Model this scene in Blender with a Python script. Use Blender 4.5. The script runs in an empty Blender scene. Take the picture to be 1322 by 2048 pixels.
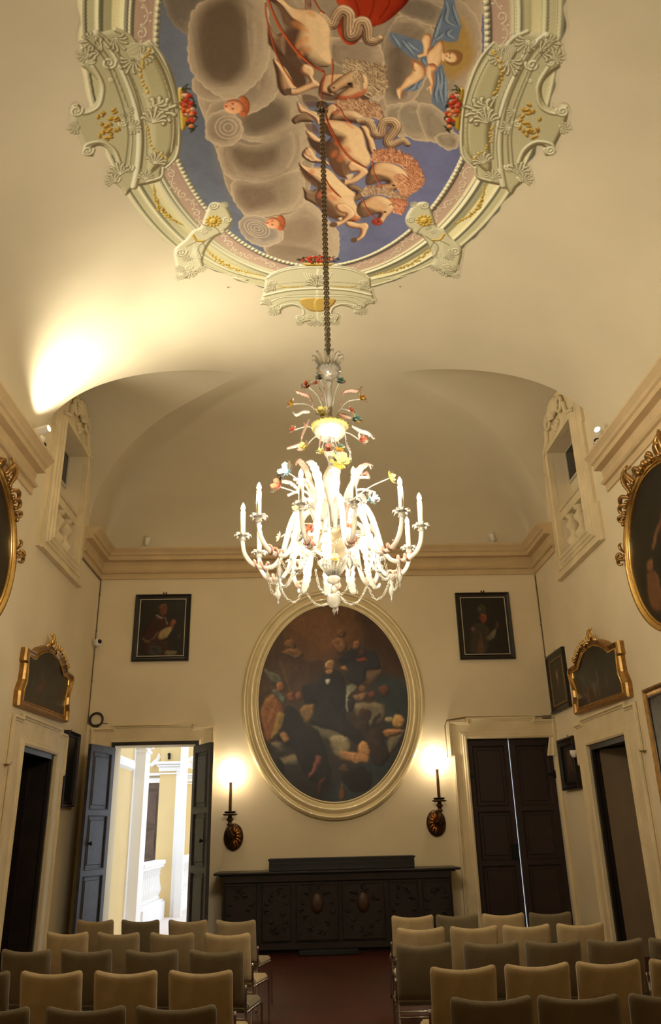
import bpy, math, random
import numpy as np
from mathutils import Vector, Matrix
from mathutils.geometry import tessellate_polygon
random.seed(4); rs = np.random.RandomState(7)
PI = math.pi
col = bpy.context.scene.collection
sc = bpy.context.scene

# ---------------------------------------------------------------- constants of the place (metres)
XL, XR, YB, YF = -3.844, 4.418, 14.251, -1.8          # side walls, end wall, near wall
XM = (XL+XR)/2; HW = (XR-XL)/2
ZS, RR, PP, PB, AB = 6.66, 2.449, 2.24, 1.983, 2.935  # vault spring, rise, profile
LA, LH0, LH1 = 1.499, 2.06, 0.106                     # lunettes
LY = [11.607, 0.844]
CX, CY = 0.24, 6.28                                    # chandelier axis

# ---------------------------------------------------------------- camera (fitted)
CAM_R = Vector((0.99938065, -0.027289, -0.02221764))
CAM_U = Vector((0.01034055, -0.37575789, 0.92666017))
CAM_F = Vector((0.03363609, 0.92631599, 0.37524299))
FPX = 1565.08; EYE = Vector((0, 0, 1.75))
cam_d = bpy.data.cameras.new('camera'); cam = bpy.data.objects.new('camera', cam_d); col.objects.link(cam)
m = Matrix.Identity(4)
for i in range(3):
    m[i][0] = CAM_R[i]; m[i][1] = CAM_U[i]; m[i][2] = -CAM_F[i]; m[i][3] = EYE[i]
cam.matrix_world = m
cam_d.sensor_fit = 'VERTICAL'; cam_d.sensor_height = 24.0; cam_d.lens = FPX/2048*24.0
cam_d.clip_start = .05; cam_d.clip_end = 200
sc.camera = cam

# ---- survey helpers: where a sight line meets a plane of the room
def ray(x, y):
    return CAM_F + CAM_R*((x-661)/FPX) - CAM_U*((y-1024)/FPX)
def at_x(x, y, X):
    d = ray(x, y); t = X/d.x; return Vector((X, t*d.y, 1.75+t*d.z))
def at_y(x, y, Y):
    d = ray(x, y); t = Y/d.y; return Vector((t*d.x, Y, 1.75+t*d.z))

# ---------------------------------------------------------------- materials
def lin(c):
    return tuple((v/12.92 if v <= .04045 else ((v+.055)/1.055)**2.4) for v in [k/255 for k in c])
_m = {}
def mat(name, rgb, rough=.6, metal=0., noise=0., nscale=8., bump=0., bscale=60., spec=.5, trans=0., emit=None, estr=0., coat=0., sheen=0.):
    if name in _m: return _m[name]
    M = bpy.data.materials.new(name); M.use_nodes = True
    nt = M.node_tree; N = nt.nodes; L = nt.links
    b = N['Principled BSDF']
    c = lin(rgb) + (1,)
    b.inputs['Base Color'].default_value = c
    b.inputs['Roughness'].default_value = rough; b.inputs['Metallic'].default_value = metal
    b.inputs['Specular IOR Level'].default_value = spec
    b.inputs['Transmission Weight'].default_value = trans
    b.inputs['Coat Weight'].default_value = coat
    b.inputs['Sheen Weight'].default_value = sheen
    if emit:
        b.inputs['Emission Color'].default_value = lin(emit)+(1,); b.inputs['Emission Strength'].default_value = estr
    tc = N.new('ShaderNodeTexCoord')
    if noise:
        n = N.new('ShaderNodeTexNoise'); n.inputs['Scale'].default_value = nscale; n.inputs['Detail'].default_value = 6
        L.new(tc.outputs['Object'], n.inputs['Vector'])
        r = N.new('ShaderNodeMapRange'); r.inputs['From Min'].default_value = .3; r.inputs['From Max'].default_value = .7
        r.inputs['To Min'].default_value = 1-noise; r.inputs['To Max'].default_value = 1+noise
        L.new(n.outputs['Fac'], r.inputs['Value'])
        v = N.new('ShaderNodeVectorMath'); v.operation = 'SCALE'; v.inputs[0].default_value = c[:3]
        L.new(r.outputs['Result'], v.inputs['Scale']); L.new(v.outputs['Vector'], b.inputs['Base Color'])
    if bump:
        n2 = N.new('ShaderNodeTexNoise'); n2.inputs['Scale'].default_value = bscale; n2.inputs['Detail'].default_value = 4
        L.new(tc.outputs['Object'], n2.inputs['Vector'])
        bp = N.new('ShaderNodeBump'); bp.inputs['Strength'].default_value = bump; bp.inputs['Distance'].default_value = .01
        L.new(n2.outputs['Fac'], bp.inputs['Height']); L.new(bp.outputs['Normal'], b.inputs['Normal'])
    _m[name] = M; return M

PLASTER = mat('plaster', (222, 206, 172), .9, noise=.05, nscale=1.1, bump=.15, bscale=9, spec=.15)
VAULT = mat('vault_plaster', (209, 197, 168), .9, noise=.045, nscale=.9, bump=.1, bscale=7, spec=.1)
STONE = mat('cornice_stucco', (205, 180, 138), .85, noise=.06, nscale=3, spec=.2)
SURR = mat('door_surround_stucco', (218, 200, 160), .75, noise=.09, nscale=2.5, spec=.3)
DKWOOD = mat('dark_wood', (34, 24, 18), .45, noise=.35, nscale=5, bump=.2, bscale=40)
REDWOOD = mat('reddish_wood', (38, 20, 12), .6, noise=.3, nscale=4)
GREYWOOD = mat('weathered_door_wood', (56, 52, 52), .5, noise=.3, nscale=7, bump=.3, bscale=30)
BLACKF = mat('black_frame', (24, 18, 14), .35, noise=.3, nscale=9)
SILVERL = mat('silvered_fillet', (196, 190, 175), .35, metal=.7)
GOLD = mat('gilding', (168, 130, 76), .38, metal=.9, noise=.25, nscale=14)
GOLDP = mat('bright_gilding', (226, 186, 112), .26, metal=1., noise=.12, nscale=20)
OVALF = mat('cream_gilt_oval_moulding', (222, 203, 155), .3, metal=.15, noise=.06, nscale=3, coat=.4)
CHROME = mat('chrome', (200, 200, 200), .12, metal=1.)
IRON = mat('black_iron', (18, 17, 16), .5, metal=.5)
WHITEP = mat('white_plastic', (225, 222, 214), .4)
BLACK = mat('black_void', (6, 5, 4), .6)
CABLE = mat('grey_cable', (110, 96, 70), .6)
FAB_L = mat('light_tan_fabric', (166, 143, 101), .95, noise=.12, nscale=9, bump=.3, bscale=260, sheen=.3)
FAB_M = mat('mid_tan_fabric', (140, 120, 84), .95, noise=.12, nscale=9, bump=.3, bscale=260, sheen=.3)
FAB_D = mat('dark_tan_fabric', (102, 88, 60), .95, noise=.12, nscale=9, bump=.3, bscale=260, sheen=.3)  # the same tan cloth in a deeper tone, assigned chair by chair
LOGGY = mat('yellow_loggia_plaster', (222, 196, 140), .9, noise=.03, nscale=2)
LOGGW = mat('white_loggia_stucco', (240, 238, 235), .8, noise=.02, nscale=2)

# ---------------------------------------------------------------- mesh builder
class MB:
    def __init__(s): s.v = []; s.f = []; s.sm = []
    def add(s, vs, fs, smooth=False):
        o = len(s.v); s.v += [tuple(p) for p in vs]
        s.f += [tuple(i+o for i in f) for f in fs]; s.sm += [smooth]*len(fs); return s
    def box(s, c, d, rz=0., bev=0., T=None):
        x, y, z = d[0]/2, d[1]/2, d[2]/2
        if bev > 0:
            b = min(bev, x*.99, y*.99, z*.99)
            vs = []
            for sx in (-1, 1):
                for sy in (-1, 1):
                    for sz in (-1, 1):
                        vs += [(sx*x, sy*(y-b), sz*(z-b)), (sx*(x-b), sy*y, sz*(z-b)), (sx*(x-b), sy*(y-b), sz*z)]
            idx = lambda sx, sy, sz, k: ((sx > 0)*4+(sy > 0)*2+(sz > 0))*3+k
            fs = []
            for sg in (-1, 1):
                q = [idx(sg, -1, -1, 0), idx(sg, 1, -1, 0), idx(sg, 1, 1, 0), idx(sg, -1, 1, 0)]; fs.append(q if sg > 0 else q[::-1])
                q = [idx(-1, sg, -1, 1), idx(-1, sg, 1, 1), idx(1, sg, 1, 1), idx(1, sg, -1, 1)]; fs.append(q if sg > 0 else q[::-1])
                q = [idx(-1, -1, sg, 2), idx(1, -1, sg, 2), idx(1, 1, sg, 2), idx(-1, 1, sg, 2)]; fs.append(q if sg > 0 else q[::-1])
            for a in (-1, 1):
                for b2 in (-1, 1):
                    e = [idx(a, b2, -1, 0), idx(a, b2, -1, 1), idx(a, b2, 1, 1), idx(a, b2, 1, 0)]; fs.append(e if a*b2 < 0 else e[::-1])
                    e = [idx(a, -1, b2, 0), idx(a, 1, b2, 0), idx(a, 1, b2, 2), idx(a, -1, b2, 2)]; fs.append(e if a*b2 > 0 else e[::-1])
                    e = [idx(-1, a, b2, 1), idx(1, a, b2, 1), idx(1, a, b2, 2), idx(-1, a, b2, 2)]; fs.append(e if a*b2 < 0 else e[::-1])
                    for c2 in (-1, 1):
                        t = [idx(a, b2, c2, 0), idx(a, b2, c2, 1), idx(a, b2, c2, 2)]; fs.append(t if a*b2*c2 > 0 else t[::-1])
        else:
            vs = [(sx*x, sy*y, sz*z) for sx in (-1, 1) for sy in (-1, 1) for sz in (-1, 1)]
            fs = [(0, 1, 3, 2), (4, 6, 7, 5), (0, 4, 5, 1), (2, 3, 7, 6), (0, 2, 6, 4), (1, 5, 7, 3)]
        ca, sa = math.cos(rz), math.sin(rz)
        out = [(c[0]+p[0]*ca-p[1]*sa, c[1]+p[0]*sa+p[1]*ca, c[2]+p[2]) for p in vs]
        if T: out = [tuple(T(Vector(p))) for p in out]
        return s.add(out, fs)
    def tube(s, pts, r, n=8, closed=False, caps=True, flat=1., smooth=True):
        P = [Vector(p) for p in pts]; K = len(P)
        R = [r]*K if isinstance(r, (int, float)) else list(r)
        t0 = (P[1]-P[0]).normalized(); u = t0.orthogonal().normalized()
        vs = []; fs = []
        for i in range(K):
            if closed: t = (P[(i+1) % K]-P[i-1])
            else: t = P[min(i+1, K-1)]-P[max(i-1, 0)]
            t = t.normalized() if t.length > 1e-9 else t0
            u = (u-t*u.dot(t)); u = u.normalized() if u.length > 1e-6 else t.orthogonal().normalized()
            w = t.cross(u)
            for k in range(n):
                a = 2*PI*k/n; vs.append(P[i]+(u*math.cos(a)+w*math.sin(a)*flat)*R[i])
        m2 = K if closed else K-1
        for i in range(m2):
            for k in range(n):
                a, b = i*n+k, i*n+(k+1) % n; c, d = ((i+1) % K)*n+(k+1) % n, ((i+1) % K)*n+k
                fs.append((a, b, c, d))
        if caps and not closed:
            fs.append(tuple(range(n))[::-1]); fs.append(tuple((K-1)*n+k for k in range(n)))
        return s.add(vs, fs, smooth)
    def lathe(s, prof, c=(0, 0, 0), n=20, smooth=True, flute=0., nf=0, M=None):
        vs = []; fs = []; K = len(prof)
        for (r, z) in prof:
            for k in range(n):
                a = 2*PI*k/n; q = r*(1+flute*math.cos(nf*a)) if flute else r
                p = Vector((q*math.cos(a), q*math.sin(a), z))
                if M: p = M @ p
                vs.append((c[0]+p.x, c[1]+p.y, c[2]+p.z))
        for i in range(K-1):
            for k in range(n):
                fs.append((i*n+k, i*n+(k+1) % n, (i+1)*n+(k+1) % n, (i+1)*n+k))
        if prof[0][0] > 1e-5: fs.append(tuple(range(n))[::-1])
        if prof[-1][0] > 1e-5: fs.append(tuple((K-1)*n+k for k in range(n)))
        return s.add(vs, fs, smooth)
    def ball(s, c, r, n=10, sc_=(1, 1, 1)):
        prof = [(max(1e-6, math.sin(PI*i/n))*1., -math.cos(PI*i/n)) for i in range(n+1)]
        vs = []; fs = []; nn = max(8, n)
        for (q, z) in prof:
            for k in range(nn):
                a = 2*PI*k/nn; vs.append((c[0]+q*math.cos(a)*r*sc_[0], c[1]+q*math.sin(a)*r*sc_[1], c[2]+z*r*sc_[2]))
        for i in range(n):
            for k in range(nn): fs.append((i*nn+k, i*nn+(k+1) % nn, (i+1)*nn+(k+1) % nn, (i+1)*nn+k))
        return s.add(vs, fs, True)
    def slab(s, loops, F, d0, d1):
        """polygon (first loop) with holes, extruded from depth d0 to d1; F maps (a,b,depth) to space"""
        fl = [p for l in loops for p in l]
        tri = tessellate_polygon([[Vector((a, b, 0)) for a, b in l] for l in loops])
        n = len(fl)
        vs = [F(a, b, d0) for a, b in fl]+[F(a, b, d1) for a, b in fl]
        fs = []
        for t in tri:
            a, b, c = [Vector((fl[i][0], fl[i][1])) for i in t]
            if (b-a).cross(c-a) < 0: t = t[::-1]
            fs.append(tuple(t)[::-1]); fs.append(tuple(i+n for i in t))
        o = 0
        for li, l in enumerate(loops):
            k = len(l)
            area = sum(l[i][0]*l[(i+1) % k][1]-l[(i+1) % k][0]*l[i][1] for i in range(k))
            flip = (area < 0) != (li > 0)
            for i in range(k):
                q = (o+i, o+(i+1) % k, n+o+(i+1) % k, n+o+i)
                fs.append(q[::-1] if flip else q)
            o += k
        return s.add(vs, fs)
    def sweep(s, path, prof, F, closed=True, smooth=False):
        """profile (offset outward, height) swept along a 2-D path; F maps (a,b,height)"""
        P = [Vector(p) for p in path]; K = len(P); vs = []; fs = []; m2 = len(prof)
        if closed:
            ar = sum(P[i].x*P[(i+1) % K].y-P[(i+1) % K].x*P[i].y for i in range(K)); sg = 1 if ar > 0 else -1
        else: sg = 1
        for i in range(K):
            a = P[i-1] if (closed or i > 0) else None; b = P[(i+1) % K] if (closed or i < K-1) else None
            ns = []
            if a is not None: d = (P[i]-a).normalized(); ns.append(Vector((d.y, -d.x)))
            if b is not None: d = (b-P[i]).normalized(); ns.append(Vector((d.y, -d.x)))
            nrm = sum(ns, Vector((0, 0))).normalized(); k = 1/max(.35, nrm.dot(ns[0]))
            for (o, h) in prof:
                q = P[i]+nrm*(o*k*sg); vs.append(F(q.x, q.y, h))
        rng = K if closed else K-1
        for i in range(rng):
            for j in range(m2-1):
                fs.append((i*m2+j, ((i+1) % K)*m2+j, ((i+1) % K)*m2+j+1, i*m2+j+1))
        if not closed:
            fs.append(tuple(range(m2))); fs.append(tuple((K-1)*m2+j for j in range(m2))[::-1])
        return s.add(vs, fs, smooth)

def build(name, mb, material, parent=None, loc=(0, 0, 0), fixn=True, autosmooth=None):
    me = bpy.data.meshes.new(name); me.from_pydata(mb.v, [], mb.f); me.update()
    me.polygons.foreach_set('use_smooth', mb.sm)
    if fixn:
        import bmesh
        bm = bmesh.new(); bm.from_mesh(me); bmesh.ops.recalc_face_normals(bm, faces=bm.faces); bm.to_mesh(me); bm.free()
    me.materials.append(material)
    o = bpy.data.objects.new(name, me); col.objects.link(o); o.location = loc
    if parent: o.parent = parent
    return o
def tag(o, label=None, cat=None, group=None, kind=None):
    if label: o['label'] = label
    if cat: o['category'] = cat
    if group: o['group'] = group
    if kind: o['kind'] = kind
    return o
def empty(name, loc=(0, 0, 0), rz=0., label=None, cat=None, group=None, kind=None):
    o = bpy.data.objects.new(name, None); col.objects.link(o); o.location = loc; o.rotation_euler = (0, 0, rz)
    o.empty_display_size = .1
    return tag(o, label, cat, group, kind)
def copy_tree(o, parent=None):
    c = o.copy(); col.objects.link(c); c.parent = parent
    for ch in [k for k in bpy.data.objects if k.parent == o]:
        copy_tree(ch, c)
    return c
def resmooth(pts, n=6, closed=False):
    P = [np.array(p, float) for p in pts]; K = len(P); out = []
    for i in range(K if closed else K-1):
        if closed: a, b, c, d = P[i-1], P[i], P[(i+1) % K], P[(i+2) % K]
        else: a, b, c, d = P[max(i-1, 0)], P[i], P[i+1], P[min(i+2, K-1)]
        for t in np.arange(n)/n:
            out.append(tuple(.5*((2*b)+(-a+c)*t+(2*a-5*b+4*c-d)*t*t+(-a+3*b-3*c+d)*t**3)))
    if not closed: out.append(tuple(P[-1]))
    return out
def rect(a0, b0, a1, b1): return [(a0, b0), (a1, b0), (a1, b1), (a0, b1)]
def ell(a, b, ra, rb, n=96): return [(a+ra*math.cos(2*PI*i/n), b+rb*math.sin(2*PI*i/n)) for i in range(n)]
# wall frames: local (along, up, out of the wall)
FB = lambda a, b, h: (a, YB-h, b)
FL = lambda a, b, h: (XL+h, a, b)
FR = lambda a, b, h: (XR-h, a, b)

# ================================================================= SETTING
def arch_pts(yc, n=40):
    return [(yc+LA*math.cos(PI*i/n), ZS+LH0*math.sin(PI*i/n)) for i in range(n+1)]
D_L = (10.99, 12.47, 2.88); D_R = (10.97, 12.55, 2.86); BALC = (11.16, 12.44, 5.93, 7.88)
def side_wall(name, F, holes):
    pts = [(YF, 0), (YB, 0), (YB, ZS)]+arch_pts(LY[0])+arch_pts(LY[1])+[(YF, ZS)]
    # door reaches the floor: cut it out of the outline
    d = holes['door']
    pts = [(YF, 0), (d[0], 0), (d[0], d[2]), (d[1], d[2]), (d[1], 0)]+pts[1:]
    b = BALC
    m_ = MB(); m_.slab([pts, rect(b[0], b[2], b[1], b[3])], F, 0, -.32)
    o = build(name, m_, PLASTER); tag(o, kind='structure'); return o
side_wall('wall_left', FL, {'door': D_L}); side_wall('wall_right', FR, {'door': D_R})
DBL = (-3.31, -1.93, 3.165); DBR = (2.82, 4.352, 3.165)
pts = [(XL, 0), (DBL[0], 0), (DBL[0], DBL[2]), (DBL[1], DBL[2]), (DBL[1], 0), (DBR[0], 0), (DBR[0], DBR[2]), (DBR[1], DBR[2]), (DBR[1], 0), (XR, 0), (XR, ZS), (XL, ZS)]
m_ = MB(); m_.slab([pts], FB, 0, -.38); tag(build('wall_back', m_, PLASTER), kind='structure')
m_ = MB(); m_.slab([rect(XL, 0, XR, ZS)], lambda a, b, h: (a, YF-h, b), 0, .3); tag(build('wall_front', m_, PLASTER), kind='structure')

def floor_mat():
    M = bpy.data.materials.new('terracotta_tiles'); M.use_nodes = True; nt = M.node_tree; N = nt.nodes; L = nt.links
    b = N['Principled BSDF']; tc = N.new('ShaderNodeTexCoord')
    br = N.new('ShaderNodeTexBrick'); br.inputs['Scale'].default_value = 3.3; br.offset = .5
    br.inputs['Color1'].default_value = lin((74, 28, 14))+(1,); br.inputs['Color2'].default_value = lin((60, 23, 12))+(1,)
    br.inputs['Mortar'].default_value = lin((70, 42, 30))+(1,); br.inputs['Mortar Size'].default_value = .012
    br.inputs['Brick Width'].default_value = 1.; br.inputs['Row Height'].default_value = .5
    L.new(tc.outputs['Object'], br.inputs['Vector'])
    n = N.new('ShaderNodeTexNoise'); n.inputs['Scale'].default_value = 2; L.new(tc.outputs['Object'], n.inputs['Vector'])
    mx = N.new('ShaderNodeMix'); mx.data_type = 'RGBA'; mx.blend_type = 'MULTIPLY'; mx.inputs['Factor'].default_value = .35
    L.new(br.outputs['Color'], mx.inputs['A']); L.new(n.outputs['Fac'], mx.inputs['B']); L.new(mx.outputs['Result'], b.inputs['Base Color'])
    b.inputs['Roughness'].default_value = .5; b.inputs['Specular IOR Level'].default_value = .25
    return M
m_ = MB(); m_.box((XM, (YF+YB)/2+.15, -.1), (HW*2+1.4, YB-YF+1.0, .2)); tag(build('floor', m_, floor_mat()), kind='structure')

# ---- vault: cloister vault with lunettes, creases cut exactly
def S_(x): return RR*(1-np.clip(np.abs(x-XM)/HW, 0, 1)**PP)**(1/PP)
def B_(y):
    dy = np.minimum(YB-y, y-YF); return RR*(1-np.clip(1-np.clip(dy, 0, None)/AB, 0, 1)**PB)**(1/PB)
def main_h(x, y):
    a, b = S_(x), B_(y); h = np.clip(.45-np.abs(a-b), 0, None)/.45; return ZS+np.maximum(np.minimum(a, b)-h*h*.45/4*np.clip(np.minimum(a, b)/.3, 0, 1)*np.clip((2.30-np.minimum(a, b))/.5, 0, 1), 0)
def lun_h(x, y):
    dx = HW-np.abs(x-XM); out = np.full(np.shape(x), -1.)
    for yc in LY:
        w = 1-((y-yc)/LA)**2
        out = np.maximum(out, np.where(w > 0, (LH0+LH1*np.minimum(dx, 3.0))*np.sqrt(np.clip(w, 0, None)), -1.))
    return ZS+out
def vault():
    def lev(a, b, n, e):   # refine towards both ends
        t = np.linspace(-1, 1, n); s_ = np.sign(t)*(1-(1-np.abs(t))**e); return (a+b)/2+(b-a)/2*s_
    xs = lev(XL, XR, 170, 1.35); ys = np.unique(np.concatenate([np.linspace(YF, YB, 250), YB-np.geomspace(.004, .3, 12), YF+np.geomspace(.004, .3, 12)]))
    X, Y = np.meshgrid(xs, ys); Zm = main_h(X, Y); Zl = lun_h(X, Y); G = Zm-Zl
    A = MB(); Bm = MB()
    def surf(mb, Z, keep_pos):
        idx = {}; vs = []; fs = []
        def vid(key, p):
            if key not in idx: idx[key] = len(vs); vs.append(p)
            return idx[key]
        ny, nx = X.shape
        sg = 1 if keep_pos else -1
        for j in range(ny-1):
            row = sg*G[j:j+2]
            for i in range(nx-1):
                g4 = row[:, i:i+2]
                if g4.max() <= 0: continue
                q = [(j, i), (j, i+1), (j+1, i+1), (j+1, i)]
                if g4.min() > 0:
                    fs.append(tuple(vid(k, (X[k], Y[k], Z[k])) for k in q)); continue
                for tri in ((q[0], q[1], q[2]), (q[0], q[2], q[3])):
                    out = []
                    for a in range(3):
                        k0, k1 = tri[a], tri[(a+1) % 3]; g0, g1 = sg*G[k0], sg*G[k1]
                        if g0 > 0: out.append(vid(k0, (X[k0], Y[k0], Z[k0])))
                        if (g0 > 0) != (g1 > 0):
                            if k0 > k1: ka, kb, ga, gb = k1, k0, g1, g0
                            else: ka, kb, ga, gb = k0, k1, g0, g1
                            t = ga/(ga-gb)
                            x = X[ka]*(1-t)+X[kb]*t; y = Y[ka]*(1-t)+Y[kb]*t
                            # the crease lies where both surfaces agree
                            z = float(main_h(np.array(x), np.array(y)))
                            out.append(vid((ka, kb), (x, y, z)))
                    if len(out) >= 3: fs.append(tuple(out))
        mb.add(vs, fs, True)
    surf(A, Zm, True); surf(A, Zl, False)
    me = bpy.data.meshes.new('ceiling'); me.from_pydata([tuple(map(float, v)) for v in A.v], [], A.f); me.update()
    me.polygons.foreach_set('use_smooth', [True]*len(me.polygons)); me.flip_normals()
    me.materials.append(VAULT); o = bpy.data.objects.new('ceiling', me); col.objects.link(o); return tag(o, kind='structure')
ceiling = vault()

# ---- cornices
CP = [(0, 6.19), (.03, 6.19), (.03, 6.295), (.075, 6.30), (.10, 6.325), (.085, 6.345), (.04, 6.355), (.045, 6.44), (.06, 6.52), (.17, 6.525), (.17, 6.60), (.205, 6.615),
      (.225, 6.65), (.27, 6.69), (.285, 6.70), (.285, 6.735), (0, 6.745)]
def cornice(name, path):
    m_ = MB(); m_.sweep(path, CP, lambda a, b, h: (a, b, h), closed=False)
    return tag(build(name, m_, STONE), kind='structure')
# path direction chosen so that the profile points into the room
cornice('trim_1', [(XL, YF), (XL, 10.21)])
cornice('trim_2', [(XL, 12.87), (XL, YB), (XR, YB), (XR, 12.9)])
cornice('trim_3', [(XR, 10.3), (XR, YF)])
for i, (y0, y1, F) in enumerate([(YF, 10.5, FL), (12.93, YB, FL), (YF, 10.5, FR), (12.95, YB, FR)]):
    m_ = MB(); m_.slab([rect(y0, 0, y1, .16)], F, 0, .018); tag(build(['baseboard_left', 'baseboard_left', 'baseboard_right', 'baseboard_right'][i], m_, SURR), kind='structure')
m_ = MB(); m_.slab([rect(-1.6, 0, 2.5, .16)], FB, 0, .018); tag(build('baseboard_back', m_, SURR), kind='structure')
E_WASH, E_F1, E_F2, E_F3, E_F4, E_CANDLE, E_INNER, E_SKY, EXPO = 540, 470, 8, 0, 0, 37, 9, 1.9, 0.
# ================================================================= PAINTER (pigment laid on a surface, stored as a colour attribute)
class Paint:
    def __init__(s, xs, ys, base):
        s.xs, s.ys = np.asarray(xs, float), np.asarray(ys, float)
        s.X, s.Y = np.meshgrid(s.xs, s.ys); s.c = np.zeros(s.X.shape+(3,)); s.c[:] = base; s.a = np.zeros(s.X.shape)
        s.px = abs(float(np.median(np.diff(s.xs))))
    def win(s, P, pad):
        x0, y0 = P.min(0)-pad; x1, y1 = P.max(0)+pad
        i0, i1 = np.searchsorted(s.xs, [x0, x1]); j0, j1 = np.searchsorted(s.ys, [y0, y1])
        if i1-i0 < 2 or j1-j0 < 2: return None
        return slice(j0, j1), slice(i0, i1)
    def dist(s, P, w, closed):
        X, Y = s.X[w], s.Y[w]; D = np.full(X.shape, 1e9); T = np.zeros(X.shape); K = len(P)
        n = K if closed else K-1
        for i in range(n):
            a, b = P[i], P[(i+1) % K]; e = b-a; L2 = e@e+1e-12
            t = np.clip(((X-a[0])*e[0]+(Y-a[1])*e[1])/L2, 0, 1)
            d = (X-a[0]-t*e[0])**2+(Y-a[1]-t*e[1])**2
            k = d < D; D = np.where(k, d, D); T = np.where(k, (i+t)/n, T)
        return np.sqrt(D), T
    def inside(s, P, w):
        X, Y = s.X[w], s.Y[w]; r = np.zeros(X.shape, bool); K = len(P)
        for i in range(K):
            a, b = P[i], P[(i+1) % K]
            if a[1] == b[1]: continue
            c = ((a[1] > Y) != (b[1] > Y)) & (X < (b[0]-a[0])*(Y-a[1])/(b[1]-a[1])+a[0]); r ^= c
        return r
    def put(s, w, cov, colr):
        cov = cov[..., None]; s.c[w] = s.c[w]*(1-cov)+colr*cov
        s.a[w] = np.maximum(s.a[w], cov[..., 0])
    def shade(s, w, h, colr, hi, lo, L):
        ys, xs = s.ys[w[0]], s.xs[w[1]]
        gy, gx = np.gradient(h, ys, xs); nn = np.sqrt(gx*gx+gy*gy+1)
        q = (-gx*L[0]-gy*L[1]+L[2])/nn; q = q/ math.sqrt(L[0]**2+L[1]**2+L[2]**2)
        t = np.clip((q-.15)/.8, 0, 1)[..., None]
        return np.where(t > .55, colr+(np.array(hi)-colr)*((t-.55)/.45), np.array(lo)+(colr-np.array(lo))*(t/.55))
    def poly(s, P, colr, emb=0., hi=None, lo=None, alpha=1., soft=None, L=(-.55, .5, .6), pow_=.5, edge=None, ew=0.):
        P = np.array(P, float); w = s.win(P, .02)
        if w is None: return
        soft = soft or s.px*1.2
        D, T = s.dist(P, w, True); ins = s.inside(P, w); sd = np.where(ins, D, -D)
        cov = np.clip(sd/soft+.5, 0, 1)*alpha; colr = np.array(colr, float)
        if emb:
            t = np.clip(sd/emb, 0, 1); h = np.sqrt(1-(1-t)**2)*emb
            cc = s.shade(w, h, colr, hi if hi is not None else np.minimum(colr*1.35, .95), lo if lo is not None else colr*.4, L)
        else: cc = np.broadcast_to(colr, cov.shape+(3,))
        if edge is not None:
            k = np.clip(1-sd/ew, 0, 1)[..., None]; cc = cc*(1-k)+np.array(edge)*k
        s.put(w, cov, cc)
    def stroke(s, P, wd, colr, hi=None, lo=None, alpha=1., emb=True, closed=False, taper=None, L=(-.55, .5, .6), soft=None):
        P = np.array(P, float); w = s.win(P, wd+.01)
        if w is None: return
        D, T = s.dist(P, w, closed); r = wd/2*(taper(T) if taper else 1.)
        soft = soft or s.px*1.2; cov = np.clip((r-D)/soft+.5, 0, 1)*alpha; colr = np.array(colr, float)
        if emb:
            h = np.sqrt(np.clip(1-(D/np.maximum(r, 1e-4))**2, 0, 1))*wd/2
            cc = s.shade(w, h, colr, hi if hi is not None else np.minimum(colr*1.3, .95), lo if lo is not None else colr*.45, L)
        else: cc = np.broadcast_to(colr, cov.shape+(3,))
        s.put(w, cov, cc)
    def warp(s, amp, sizes=(.12, .04), seed=2):
        r = np.random.RandomState(seed); ny, nx = s.X.shape; d = []
        for k in range(2):
            t = Paint.__new__(Paint); t.xs, t.ys, t.X = s.xs, s.ys, s.X; t.c = np.ones(s.X.shape+(1,)); Paint.noise(t, 1., sizes, seed+k*7); d.append((t.c[..., 0]-1)*2*amp/s.px)
        J, I = np.mgrid[0:ny, 0:nx]; s.c = s.c[np.clip((J+d[0]).round().astype(int), 0, ny-1), np.clip((I+d[1]).round().astype(int), 0, nx-1)]
    def folds(s, P, cl, cd, n=8, w=.02, seed=0, alpha=.5):
        q = np.random.RandomState(seed); P = np.array(P, float); c = P.mean(0); K = len(P); sz = np.hypot(*(P-c).T).mean()
        ax = P[q.randint(K)]-P[q.randint(K)]; 
        for i in range(n):
            a = c+(P[q.randint(K)]-c)*(.1+.7*q.rand()); b = c+(P[q.randint(K)]-c)*(.1+.75*q.rand()); m_ = (a+b)/2+q.randn(2)*sz*.12
            s.stroke(resmooth([tuple(a), tuple(m_), tuple(b)], 5), w*(.5+q.rand()), cl if q.rand() > .5 else cd, emb=False, alpha=alpha*(.4+.6*q.rand()), soft=w*.6, taper=lambda T: .3+np.sin(np.pi*T))
    def blur(s, n=1):
        for _ in range(n):
            c = s.c; p_ = np.pad(c, ((1, 1), (1, 1), (0, 0)), 'edge'); s.c = (p_[:-2, 1:-1]+p_[2:, 1:-1]+p_[1:-1, :-2]+p_[1:-1, 2:]+2*c)/6
    def noise(s, amp, sizes=(.3, .08), seed=1):
        r = np.random.RandomState(seed); tot = np.zeros(s.X.shape)
        for k, z in enumerate(sizes):
            nx = int((s.xs[-1]-s.xs[0])/z)+3; ny = int((s.ys[-1]-s.ys[0])/z)+3; g = r.rand(ny, nx)-.5
            fx = (s.xs-s.xs[0])/z; fy = (s.ys-s.ys[0])/z; ix = fx.astype(int); iy = fy.astype(int); tx = (fx-ix); ty = (fy-iy)
            tx = tx*tx*(3-2*tx); ty = (ty*ty*(3-2*ty))[:, None]
            a = g[np.ix_(iy, ix)]*(1-tx)+g[np.ix_(iy, ix+1)]*tx; b = g[np.ix_(iy+1, ix)]*(1-tx)+g[np.ix_(iy+1, ix+1)]*tx
            tot += (a*(1-ty)+b*ty)*(.6**k)
        s.c *= (1+amp*tot)[..., None]
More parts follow.
